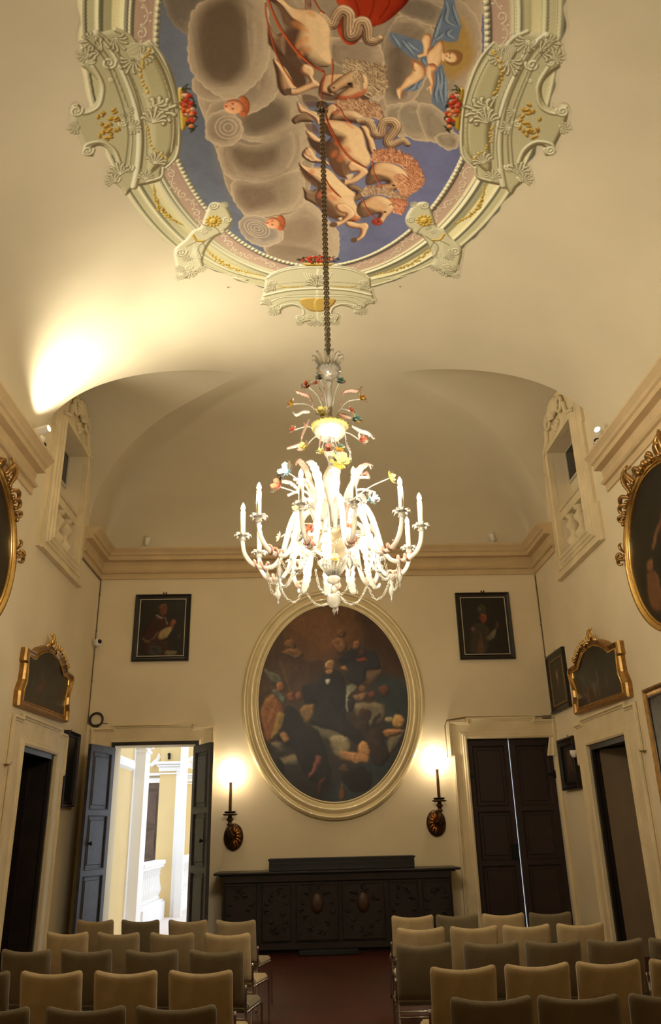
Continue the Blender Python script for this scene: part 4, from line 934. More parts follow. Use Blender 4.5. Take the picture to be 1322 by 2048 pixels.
def end_cart(mx, my):
    ft.poly(mir(sm(Z3([(870, 640), (880, 590), (930, 560), (1010, 535), (1100, 528), (1160, 527), (1160, 700), (1150, 832), (1110, 825), (1060, 836), (1036, 815), (1040, 795), (1068, 792), (1062, 760), (1020, 745), (965, 762), (955, 788), (915, 775), (880, 740), (845, 735), (860, 690)]), 3), mx, my), cr, emb=.04, L=LQ, **CR)
    for P, w, c in (([(880, 600), (960, 562), (1060, 543), (1160, 540)], .035, (216, 208, 170)), ([(885, 640), (1000, 622), (1160, 616)], .016, (150, 138, 98)), ([(870, 690), (1000, 662), (1160, 652)], .06, (214, 206, 166)), ([(880, 712), (1000, 688), (1160, 680)], .016, (140, 128, 88)), ([(885, 735), (960, 700), (1070, 694), (1160, 694)], .03, (206, 198, 158)),
                    ([(1060, 836), (1040, 800), (1075, 790), (1070, 755), (1020, 735), (950, 745)], .035, (210, 202, 164))):
        ft.stroke(mir(smo(Z3(P)), mx, my), w, fp(*c), L=LQ, **CR)
    for q, r, w in (((1058, 808), .055, .03), ((935, 750), .07, .035), ((910, 620), .055, .03), ((880, 660), .05, .026), ((1110, 800), .05, .03), ((850, 715), .03, .02)): vol(Z3([q])[0], r, mx, my, w=w)
    ft.poly(mir(sm(Z3([(1055, 712), (1160, 705), (1160, 770), (1100, 765)])), mx, my), fp(184, 150, 74), emb=.03, L=LQ, **GD)
    for i in range(6): ft.stroke(mir(smo(Z3([(1158, 645), (1110+6*i, 620-4*i), (1080+14*i, 570+2*i)])), mx, my), .020, fp(214, 206, 168), L=LQ, **CR)
    for q, a, z in (((1158, 640), -1.57, .20), ((925, 640), 2.8, .12), ((930, 770), 2.4, .12), ((900, 720), 2.6, .10), ((1120, 825), 1.2, .12), ((1060, 830), 2.0, .08), ((1158, 610), -2.4, .13)): acan(Z3([q])[0], a, z, mx, my)
    for P in ([(880, 668), (1000, 644), (1160, 636)], [(900, 760), (980, 722), (1060, 716)], [(900, 585), (970, 552), (1060, 535), (1160, 532)]): ft.stroke(mir(smo(Z3(P)), mx, my), .012, fp(108, 94, 60), emb=False, alpha=.8)
    for i in range(14):
        c = Z3([(950+9*i, 640-6*math.sin(PI*i/13)*-1)])[0]; ft.poly(mir(blob(c[0], c[1], .018, .012, 7, i), mx, my), gd, emb=.01, L=LQ, **GD)
def side_cart(mx, my):
    ft.poly(mir(sm(Z1([(95, 470), (125, 455), (150, 482), (195, 455), (215, 405), (208, 355), (165, 310), (135, 285), (150, 235), (138, 190), (175, 162), (210, 145), (290, 128), (350, 150), (400, 190), (440, 176), (490, 230), (540, 320), (570, 450), (580, 600), (562, 700), (500, 742), (490, 792), (430, 812), (372, 825), (335, 862), (312, 830), (262, 782), (292, 740), (280, 690), (235, 645), (195, 650), (192, 688), (150, 680), (148, 650), (125, 600), (108, 560), (95, 520)]), 3), mx, my), fp(176, 166, 124), emb=.05, L=LQ, hi=fp(206, 196, 156), lo=fp(104, 90, 60))
    ft.poly(mir(sm(Z1([(330, 210), (420, 200), (480, 260), (530, 380), (555, 520), (550, 650), (500, 720), (430, 760), (440, 600), (420, 440), (390, 330)])), mx, my), fp(172, 162, 118), emb=.08, L=LQ, hi=fp(196, 186, 142), lo=fp(112, 98, 64))
    for P, w, c in (([(440, 182), (500, 260), (548, 400), (568, 540), (560, 680), (505, 745)], .035, (196, 186, 146)), ([(425, 210), (480, 290), (528, 420), (546, 560), (535, 670)], .02, (140, 126, 84)), ([(205, 148), (275, 215), (335, 330), (378, 450), (398, 580), (392, 720), (372, 822)], .085, (196, 188, 148)),
                    ([(180, 170), (250, 240), (300, 350), (345, 480), (362, 600), (350, 740)], .02, (124, 110, 72)), ([(255, 170), (330, 280), (385, 400), (420, 540), (425, 700)], .016, (128, 114, 76)),
                    ([(105, 470), (150, 500), (215, 470), (235, 400), (225, 350), (190, 290)], .045, (184, 174, 132)), ([(165, 680), (160, 640), (230, 625), (285, 660), (310, 720)], .045, (184, 174, 132)), ([(290, 130), (350, 160), (390, 210)], .05, (180, 170, 126)), ([(430, 800), (490, 780), (500, 740)], .04, (176, 166, 122))):
        ft.stroke(mir(smo(Z1(P)), mx, my), w, fp(*c), L=LQ, **CR)
    for q, r, w in (((118, 488), .06, .035), ((168, 664), .06, .035), ((262, 278), .065, .035), ((345, 740), .06, .035), ((430, 228), .05, .028), ((320, 540), .05, .026), ((165, 220), .07, .04), ((180, 265), .045, .028), ((290, 790), .05, .03), ((110, 560), .04, .024), ((505, 470), .05, .024), ((450, 700), .05, .024), ((270, 350), .025, .02)): vol(Z1([q])[0], r, mx, my, w=w)
    for i in range(9):
        ft.stroke(mir(smo(Z1([(455, 500), (440+10*i, 460-3*i), (415+14*i, 415+9*i)])), mx, my), .02, fp(192, 182, 140), L=LQ, **CR)
        ft.stroke(mir(smo(Z1([(370+6*i, 265), (350+9*i, 230), (330+9*i, 190)])), mx, my), .016, fp(188, 178, 136), L=LQ, **CR)
    for q, a, z in (((455, 500), .2, .24), ((450, 470), -.9, .18), ((455, 540), 1.2, .18), ((370, 260), -2.2, .16), ((400, 250), .2, .13), ((460, 720), .9, .16), ((230, 220), 2.6, .16), ((200, 180), 3.0, .12), ((170, 250), 2.5, .10), ((310, 770), 1.6, .16), ((290, 800), 2.2, .12), ((350, 560), -.3, .12), ((330, 480), -1.2, .10), ((420, 790), 1.3, .12), ((130, 560), 3.0, .10), ((280, 170), -1.0, .14)): acan(Z1([q])[0], -a, z, mx, my, kw=dict(hi=fp(212, 202, 164), lo=fp(110, 96, 64)))
    for P in ([(215, 150), (290, 240), (350, 370), (392, 500), (410, 620), (400, 740)], [(160, 170), (235, 250), (285, 360), (325, 480), (345, 600), (330, 740)], [(450, 200), (520, 320), (560, 480), (560, 640)]): ft.stroke(mir(smo(Z1(P)), mx, my), .016, fp(92, 80, 52), emb=False, alpha=.75)
    for i in range(26):
        a = qg.rand()*6.28; r = qg.rand()**.5; c = Z1([(262+55*r*math.cos(a), 545+92*r*math.sin(a))])[0]; ft.poly(mir(blob(c[0], c[1], .035, .022, 8, qg.rand()*3), mx, my), fp(168, 130, 52), emb=.02, L=LQ, hi=fp(206, 170, 84), lo=fp(104, 72, 24))
    for P in ([(440, 215), (410, 270), (400, 340), (430, 410)], [(430, 560), (450, 640), (510, 700)]):
        for c in smo(Z1(P), 5): ft.poly(mir(blob(c[0]+qg.randn()*.008, c[1]+qg.randn()*.008, .022, .016, 7, qg.rand()*3), mx, my), fp(176, 138, 54), emb=.012, L=LQ, **GD)
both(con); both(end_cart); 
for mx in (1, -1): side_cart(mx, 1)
# flower baskets on the cartouches
def flowers(c, rx, ry, n, seed, mx=1, my=1):
    q = np.random.RandomState(seed)
    for i in range(n*2):
        a, r = q.rand()*6.28, q.rand()**.5*1.12; ft.poly(mir(blob(c[0]+rx*r*math.cos(a), c[1]+ry*r*math.sin(a), .028, .010, 7, q.rand()*3.1), mx, my), fp(44, 46, 26))
    for i in range(n):
        a, r = q.rand()*6.28, q.rand()**.5*.85; p_ = (c[0]+rx*r*math.cos(a), c[1]+ry*r*math.sin(a)); k_ = q.rand()
        ft.poly(mir(blob(p_[0], p_[1], .028, .026, 8), mx, my), fp(170, 58, 36) if k_ < .65 else (fp(206, 120, 60) if k_ < .85 else fp(190, 150, 120)), emb=.02, L=LQ)
cS = Z1([(612, 480)])[0]; cE = Z3([(1150, 500)])[0]; cE = (FX, cE[1])
for mx in (1, -1):
    b_ = Z1([(565, 390), (600, 395), (612, 460), (608, 540), (580, 575), (572, 480)]); ft.poly(mir(sm(b_), mx, 1), fp(172, 136, 44), emb=.03, L=LQ, **GD)
    flowers(cS, .07, .27, 42, 3, mx)
for my in (1, -1):
    ft.poly(mir(np.array([(FX-.24, cE[1]+.07), (FX+.24, cE[1]+.07), (FX+.17, cE[1]+.13), (FX-.17, cE[1]+.13)]), 1, my), fp(176, 140, 44), emb=.03, L=LQ, **GD)
    flowers((cE[0], cE[1]+.0), .27, .075, 34, 8, 1, my)
for my in (1, -1):
    for q in ((876, 648), (530+70, 0)):
        pass
for p_ in (Z3([(677, 647)])[0], Z3([(1152, 598)])[0], Z4([(530, 642)])[0]): ft.poly(blob(p_[0], p_[1], .012, .012, 8), np.array([.01, .01, .01]))
# wherever an ornament crosses the scalloped edge it is pigment; elsewhere bare plaster
Dk = ft.a > .02
def dil(k_):
    o = k_.copy(); o[1:] |= k_[:-1]; o[:-1] |= k_[1:]; o[:, 1:] |= k_[:, :-1]; o[:, :-1] |= k_[:, 1:]; return o
keepF = dil(dil(Dk))
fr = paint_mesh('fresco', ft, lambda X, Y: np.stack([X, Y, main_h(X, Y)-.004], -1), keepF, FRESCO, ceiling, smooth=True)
fr['label'] = 'painted ceiling scene of horses and clouds in a feigned stucco frame'
# ================================================================= OVAL ALTARPIECE
KW = np.array([1.35, 1.5, 1.85])
wp = lambda r, g, b: np.clip(sRGB(r, g, b)*KW, 0, .9)
OC = (.488, 3.90); ORX, ORZ = 1.345, 1.735
Z5 = lambda pts: np.array(WB([(460+x/3.148, 1180+y/3.148) for x, y in pts]))
def altar(p):
    k = np.clip((p.Y-2.3)/3.2, 0, 1)[..., None]
    p.c = wp(34, 30, 24)*(1-k)+wp(70, 44, 20)*k
    p.poly(sm(Z5([(420, 130), (640, 110), (800, 150), (820, 300), (700, 420), (520, 430), (420, 380), (340, 280)])), wp(98, 62, 28), soft=.5, alpha=.9)
    p.poly(sm(Z5([(800, 140), (1000, 250), (1120, 500), (980, 420), (860, 300)])), wp(50, 28, 12), soft=.3)
    p.poly(sm(Z5([(900, 560), (1130, 600), (1120, 900), (1060, 1060), (940, 1240), (760, 1330), (600, 1330), (700, 1200), (960, 900)])), wp(40, 48, 44), soft=.2)
    p.poly(sm(Z5([(180, 640), (260, 480), (420, 430), (500, 600), (460, 760), (200, 800)])), wp(70, 48, 28), soft=.2)
    def cl(q, c=(96, 80, 56), hi=(136, 116, 82), lo=(46, 38, 30), emb=.12, a=.9): p.poly(sm(Z5(q)), wp(*c), emb=emb, hi=wp(*hi), lo=wp(*lo), alpha=a, L=(-.3, .6, .6), soft=.03)
    cl([(850, 540), (900, 500), (960, 500), (950, 560), (880, 600)], (90, 66, 40), (116, 88, 56))
    cl([(780, 720), (900, 700), (980, 730), (970, 830), (880, 880), (800, 800)], (96, 82, 58)); cl([(520, 850), (620, 830), (740, 870), (700, 920), (640, 960), (560, 930)], (92, 84, 62))
    cl([(1000, 940), (1100, 880), (1090, 960), (1000, 1060)], (96, 94, 74)); cl([(310, 1070), (400, 1030), (460, 1050), (440, 1110), (350, 1120)], (92, 88, 66)); cl([(250, 970), (320, 960), (360, 1020), (300, 1050)], (60, 58, 50))
    cl([(620, 930), (700, 910), (740, 920), (770, 1000), (720, 1080), (660, 1040)], (134, 118, 80), (168, 148, 104))
    def fig(q, c, hi=None, lo=None, emb=.06, soft=.012): p.poly(sm(Z5(q)), wp(*c), emb=emb, hi=wp(*(hi or [min(255, v*1.35) for v in c])), lo=wp(*(lo or [v*.45 for v in c])), L=(-.4, .6, .6), soft=soft); Pz = Z5(q); p.folds(Pz, wp(*(hi or [min(255, v*1.3) for v in c])), wp(*[v*.5 for v in c]), n=int(4+np.ptp(Pz[:, 0])*14), w=.012+.02*np.ptp(Pz[:, 0]), seed=int(abs(Pz[0][0]*1000)), alpha=.6)
    DR = dict(hi=(36, 34, 32), lo=(12, 10, 8))
    # seated figure on cloud, upper right
    fig([(740, 380), (790, 350), (850, 370), (920, 390), (950, 470), (940, 500), (880, 500), (840, 570), (800, 600), (740, 560), (720, 510), (700, 470), (680, 440), (700, 410)], (32, 30, 30), **DR)
    fig(blob(795, 345, 26, 34), (130, 84, 48)); fig(blob(835, 400, 26, 30), (56, 34, 24)); fig([(700, 490), (730, 480), (745, 510), (710, 510)], (130, 84, 50)); fig([(800, 435), (850, 430), (860, 450), (810, 452)], (110, 44, 26), emb=.02)
    # standing saint in black
    fig([(520, 600), (600, 510), (650, 490), (710, 530), (740, 620), (740, 730), (720, 780), (780, 850), (840, 900), (830, 980), (740, 930), (640, 880), (500, 840), (540, 760), (530, 720), (470, 720), (460, 600)], (24, 21, 20), **DR, emb=.12)
    fig([(700, 770), (780, 660), (790, 700), (770, 760)], (24, 22, 20), **DR)
    fig(blob(632, 468, 30, 32), (150, 108, 66)); fig([(600, 460), (620, 440), (640, 445), (610, 485)], (176, 130, 82), emb=.02); fig([(615, 500), (650, 500), (640, 530), (610, 520)], (130, 92, 58), emb=.03)
    fig(blob(612, 577, 12, 12), (176, 166, 140), emb=.02)
    for i in range(7): p.stroke(Z5([(735, 770), (740, 680), (770+9*(i-3), 600+4*abs(i-3))]), .022, wp(150, 146, 110), alpha=.8, taper=lambda T: .4+.6*T)
    # bishop with mitre and crozier
    fig([(210, 700), (260, 650), (300, 640), (330, 700), (350, 760), (340, 840), (280, 940), (240, 970), (205, 880), (190, 780)], (124, 72, 34), (160, 108, 58), emb=.10)
    fig([(300, 770), (350, 790), (320, 880), (260, 940), (280, 860)], (130, 100, 48)); fig([(260, 640), (290, 620), (350, 680), (340, 720), (300, 690)], (84, 80, 66))
    fig([(210, 500), (260, 510), (310, 530), (335, 580), (300, 600), (260, 580)], (88, 82, 62), (122, 114, 84)); fig(blob(320, 610, 26, 34), (140, 88, 50))
    p.stroke(Z5([(318, 450), (350, 540), (400, 690)]), .035, wp(92, 66, 36)); fig([(360, 650), (400, 640), (410, 700), (370, 700)], (110, 62, 36))
    # kneeling black cloak
    fig([(350, 740), (390, 730), (430, 780), (470, 850), (550, 880), (590, 960), (620, 1060), (640, 1200), (600, 1230), (500, 1200), (440, 1100), (400, 1000), (330, 960), (290, 920), (330, 840)], (20, 17, 15), hi=(32, 28, 26), lo=(8, 7, 6), emb=.14)
    fig([(310, 900), (350, 900), (375, 940), (340, 960)], (150, 104, 62), emb=.03); fig([(440, 750), (530, 720), (520, 800), (480, 840)], (124, 92, 52)); fig(blob(435, 665, 20, 30), (120, 70, 44))
    # putti and angels
    for c, r, col_ in (((850, 790), 40, (52, 30, 18)), ((1060, 830), 42, (168, 124, 68)), ((850, 1000), 44, (158, 112, 62)), ((560, 1060), 22, (110, 62, 38)), ((700, 270), 30, (92, 58, 30)), ((380, 340), 34, (100, 66, 34)), ((840, 625), 24, (110, 74, 46)), ((900, 660), 24, (96, 50, 34)), ((720, 1120), 30, (70, 50, 32))): fig(blob(c[0], c[1], r, r), col_)
    fig([(690, 1010), (760, 1020), (830, 1020), (880, 1060), (860, 1100), (800, 1080), (770, 1090), (700, 1060)], (154, 108, 64), emb=.06)
    fig([(800, 830), (870, 820), (880, 880), (960, 880), (980, 980), (1010, 1040), (960, 1110), (900, 1080), (860, 960), (790, 880)], (44, 30, 22), emb=.08); fig([(880, 860), (930, 780), (945, 790), (910, 860)], (34, 30, 28), emb=.02)
    fig([(960, 890), (1020, 870), (1080, 880), (1090, 900), (1000, 930)], (150, 104, 62)); fig([(980, 800), (1020, 800), (1010, 830), (970, 820)], (150, 128, 88), emb=.02)
    fig([(640, 330), (700, 300), (740, 340), (720, 390), (680, 400)], (96, 62, 34)); fig([(340, 380), (420, 360), (460, 400), (420, 440), (330, 400)], (104, 70, 38))
    fig([(780, 670), (830, 650), (870, 650), (850, 690), (800, 700)], (118, 84, 52)); fig([(930, 620), (980, 600), (1010, 640), (960, 680)], (92, 52, 34))
    fig([(540, 1060), (575, 1080), (540, 1140), (490, 1185), (520, 1120)], (112, 60, 46)); fig([(560, 1200), (600, 1180), (570, 1290), (550, 1280)], (66, 34, 22)); fig([(690, 1280), (700, 1220), (730, 1290), (700, 1330)], (84, 52, 32))
    fig([(300, 1060), (340, 1090), (330, 1180), (400, 1260), (300, 1180)], (14, 12, 10)); fig([(850, 1120), (900, 1180), (860, 1260), (760, 1270), (700, 1180), (780, 1120)], (22, 15, 10))
    p.warp(.018, (.14, .06)); p.blur(1); p.warp(.008, (.05,), 9); p.blur(1); p.noise(.45, (.25, .07, .03), 4)
root, G = painting('altarpiece', FB, (OC[0], OC[1]-ORZ), ell(OC[0], OC[1], ORX, ORZ, 128), [(-.01, .02), (-.01, .045), (.012, .05), (.022, .03), (.05, .035), (.075, .07), (.11, .085), (.15, .075), (.185, .045), (.20, .05), (.205, .085), (.235, .105), (.262, .09), (.27, .06), (.285, .05), (.285, 0)],
    OVALF, 'huge oval altarpiece of black-robed saints on clouds in a broad cream moulding', None, altar, res=.011, cat='painting')

# ---- portraits on the end wall
def portrait(seed, kind):
    def f(p):
        x0, x1, y0, y1 = p.xs[0], p.xs[-1], p.ys[0], p.ys[-1]; W, H = x1-x0, y1-y0
        Q = lambda pts: [(x0+a*W, y1-b*H) for a, b in pts]
        p.c[:] = wp(24, 17, 9); 
        def fig(q, c, emb=.03): p.poly(sm(Q(q)), wp(*c), emb=emb, soft=.012, L=(.5, .5, .6)); p.folds(np.array(Q(q)), wp(*[min(255, v*1.25) for v in c]), wp(*[v*.55 for v in c]), n=5, w=.012, seed=int(q[0][0]*997), alpha=.5)
        if kind == 0:
            fig([(.28, .36), (.40, .30), (.55, .34), (.66, .48), (.66, .60), (.60, .74), (.70, .98), (.2, .98), (.10, .70), (.18, .50)], (44, 14, 6), .08)
            fig([(.44, .13), (.52, .11), (.58, .17), (.57, .27), (.50, .32), (.43, .27), (.41, .20)], (78, 36, 16)); fig([(.40, .18), (.44, .12), (.54, .11), (.56, .14), (.46, .16)], (88, 56, 28), .015)
            p.stroke(Q([(.36, .30), (.44, .33), (.50, .345)]), .014, wp(130, 110, 84), emb=False); p.stroke(Q([(.55, .35), (.58, .40), (.61, .44)]), .014, wp(130, 110, 84), emb=False)
            fig([(.68, .40), (.74, .36), (.76, .44), (.72, .48), (.70, .54), (.66, .50)], (110, 58, 30), .02)
            fig([(.44, .60), (.52, .54), (.66, .50), (.68, .56), (.62, .66), (.50, .71), (.42, .68)], (122, 98, 56)); p.stroke(smo(Q([(.12, .68), (.20, .73), (.32, .70), (.42, .58)])), .02, wp(92, 70, 42))
            fig([(.24, .82), (.48, .82), (.50, .95), (.28, .97)], (44, 38, 28)); fig([(.60, .90), (.80, .90), (.82, .96), (.62, .97)], (92, 78, 48), .02); fig([(.83, .68), (.88, .62), (.86, .68)], (70, 54, 34), .01)
            fig([(.24, .76), (.60, .76), (.60, .78), (.25, .79)], (46, 32, 16), .01)
        else:
            fig([(.22, .52), (.32, .46), (.48, .48), (.58, .56), (.56, .70), (.46, .98), (.10, .98), (.12, .74)], (42, 32, 18), .08)
            fig([(.36, .20), (.46, .13), (.55, .20), (.55, .30), (.38, .32)], (44, 38, 22)); fig(blob(.42, .225, .03, .02), (70, 64, 44), .01)
            fig([(.42, .32), (.50, .30), (.55, .34), (.53, .44), (.46, .47), (.41, .42)], (96, 46, 20)); fig(blob(.24, .57, .05, .04), (80, 54, 40), .02)
            fig([(.50, .72), (.60, .64), (.70, .56), (.74, .58), (.68, .70), (.58, .76)], (88, 74, 52)); fig([(.70, .52), (.76, .44), (.80, .46), (.77, .56), (.72, .58)], (60, 38, 20), .02)
            fig([(.34, .66), (.40, .62), (.42, .96), (.26, .96)], (64, 40, 20))
        p.warp(.010, (.06, .03)); p.blur(1); p.noise(.35, (.12, .04), seed)
    return f
PRF = [(0, .02), (0, .035), (.012, .04), (.014, .03), (.02, .03), (.05, .035), (.08, .055), (.092, .055), (.092, 0)]
for (x0, x1, z0, z1, k_, lb) in ((-3.15, -2.125, 4.63, 5.88, 0, 'black-framed portrait of a seated figure in red cape, above the open doors'), (2.83, 3.85, 4.565, 5.83, 1, 'black-framed dark portrait of a mitred bearded man, above the closed doors')):
    root, G = painting('portrait_painting', FB, ((x0+x1)/2, z0), rect(x0+.092, z0+.092, x1-.092, z1-.092), PRF, BLACKF, lb, 'black-framed portraits high on the end wall', portrait(3+k_, k_), res=.012)
    m_ = MB(); m_.sweep(rect(x0+.092, z0+.092, x1-.092, z1-.092), [(-.008, .03), (-.008, .042), (.004, .043), (.006, .034)], G); build('silver_fillet', m_, SILVERL, root)
    m_ = MB(); xm = (x0+x1)/2+.02
    for s_ in (-1, 1): m_.tube([G(xm+s_*.004, z1-.01, .03), G(xm+s_*.03, z1+.03, .03), G(xm+s_*.012, z1+.05, .03)], [.012, .012, .005], 6)
    build('hanging_ring', m_, IRON, root)

# ---- dark framed pictures on the side walls
def dim(seed, kind=0, base=(34, 26, 16)):
    def f(p):
        x0, x1, y0, y1 = p.xs[0], p.xs[-1], p.ys[0], p.ys[-1]; W, H = x1-x0, y1-y0; q = np.random.RandomState(seed); p.c[:] = wp(*base)
        Q = lambda pts: [(x0+a*W, y0+b*H) for a, b in pts]
        if kind == 1:       # small cross scene
            p.poly(Q(blob(.5, .62, .07, .10)), wp(120, 84, 54), emb=.02, soft=.02); p.poly(Q(blob(.5, .46, .05, .10)), wp(84, 30, 14), emb=.02, soft=.02)
        if kind == 2:
            for i in range(16): p.stroke(smo(Q([(.2+.6*q.rand(), .15+.7*q.rand()) for _ in range(3)]), 3), .015, wp(84, 62, 40)*(.5+.6*q.rand()), alpha=.7)
        if kind == 3:       # crowd before dusk landscape
            p.poly(sm(Q([(0, .0), (1, 0), (1, .25), (.6, .33), (.3, .2), (0, .3)])), wp(30, 20, 12), soft=.08)
            for i in range(15):
                a, b = .2+.6*q.rand(), .18+.25*q.rand(); c = [(112, 48, 26), (70, 66, 54), (96, 78, 54), (58, 56, 52)][i % 4]; p.poly(sm(Q(blob(a, b, .018+.012*q.rand(), .06+.05*q.rand()))), wp(*c)*.75, emb=.02, soft=.015, alpha=.8)
            for i in range(8): p.stroke(smo(Q([(.7+.25*q.rand(), .3+.4*q.rand()), (.7+.25*q.rand(), .4+.4*q.rand())]), 2), .02, wp(70, 68, 60), alpha=.5)
        if kind == 4:
            for i in range(5): p.poly(Q(blob(.33+.02*i, .28+.05*i-.04, .07, .02, 8)), wp(92, 30, 16), soft=.01, alpha=.8)
            for i in range(14): a = .15+.7*q.rand(); b = .25+.3*q.rand(); p.poly(sm(Q(blob(a, b, .012, .06))), wp(64, 62, 48), soft=.015, alpha=.6)
            p.poly(sm(Q([(0, 0), (1, 0), (1, .2), (.5, .12), (0, .22)])), wp(56, 38, 20), soft=.1, alpha=.7)
        if kind == 5:       # grey landscape
            p.poly(sm(Q([(0, .1), (1, .2), (1, .9), (0, .8)])), wp(88, 84, 70), soft=.25, alpha=.9); p.poly(sm(Q([(0, 0), (1, 0), (1, .25), (0, .2)])), wp(24, 20, 14), soft=.1)
        if kind == 6:       # standing half-draped woman with children
            S = dict(emb=.05, soft=.012)
            # a runs from the photo-left edge of the oval
            p.poly(sm(Q([(.30, .70), (.42, .72), (.50, .64), (.50, .52), (.30, .50), (.24, .60)])), wp(140, 84, 40), **S); p.poly(Q(blob(.37, .79, .04, .05)), wp(150, 84, 40), **S)
            p.stroke(smo(Q([(.28, .69), (.18, .58), (.16, .50)])), .07, wp(130, 78, 38)); p.stroke(smo(Q([(.48, .66), (.60, .58), (.66, .54)])), .07, wp(120, 70, 34))
            p.poly(sm(Q([(.22, .50), (.52, .54), (.62, .44), (.60, .28), (.40, .20), (.28, .30)])), wp(24, 22, 16), emb=.1, soft=.01)
            p.poly(Q([(.06, .56), (.11, .57), (.20, .42), (.15, .41)]), wp(110, 106, 88)); p.poly(sm(Q([(.06, .42), (.14, .44), (.2, .36), (.16, .24), (.1, .22)])), wp(110, 60, 28), **S)
            p.stroke(smo(Q([(.42, .26), (.44, .16), (.46, .08)])), .06, wp(120, 74, 40)); p.poly(sm(Q([(.45, .02), (.6, .06), (.9, .02), (.9, -.1), (.5, -.12)])), wp(130, 30, 14), **S)
            p.poly(sm(Q([(.66, .36), (.8, .4), (.84, .2), (.7, .14)])), wp(104, 60, 30), **S); p.poly(Q(blob(.74, .44, .05, .05)), wp(120, 72, 36), **S)
        if kind == 6: p.c *= np.array([.62, .72, .8])
        p.warp(.022, (.10, .04)); p.blur(2); p.noise(.4, (.12, .04), seed)
    return f
def dark_picture(F, a0, a1, b0, b1, fw, mt, label, kind, seed, fillet=None, base=(34, 26, 16), d=.06, hook=True, name='framed_painting'):
    P = rect(a0+fw, b0+fw, a1-fw, b1-fw)
    prof = [(0, .02), (0, d*.55), (fw*.25, d*.6), (fw*.3, d*.45), (fw*.55, d*.6), (fw*.8, d), (fw, d*.95), (fw, 0)]
    root, G = painting(name, F, ((a0+a1)/2, b0), P, prof, mt, label, None, dim(seed, kind, base), res=.014)
    if fillet:
        m_ = MB(); m_.sweep(P, [(-.004, .03), (-.004, d*.7), (.014, d*.72), (.016, d*.5)], G); build('beaded_fillet', m_, fillet, root)
    if hook:
        m_ = MB(); am = (a0+a1)/2; m_.tube([G(am, b1-.01, .02), G(am-.02, b1+.03, .02), G(am+.01, b1+.05, .02)], .008, 6); build('hanging_hook', m_, GOLD, root)
    return root
dark_picture(FR, 13.14, 14.12, 3.54, 4.55, .13, BLACKF, 'small dark square picture beside the corner, above the ornate black one', 1, 21, GOLD)
dark_picture(FR, 13.14, 13.98, 2.26, 3.08, .12, BLACKF, 'small ornate black-framed relief picture, lowest beside the right side door', 2, 22, IRON, d=.09)
dark_picture(FR, 8.6, 10.19, 1.9, 3.33, .12, GOLD, 'grey landscape in a dark gilt frame cut by the right photo edge', 5, 23, BLACKF)
dark_picture(FL, 12.93, 13.62, 2.17, 3.30, .07, REDWOOD, 'tall blackened picture leaning out behind the open door leaf', 0, 24, None, (14, 12, 12), d=.09)

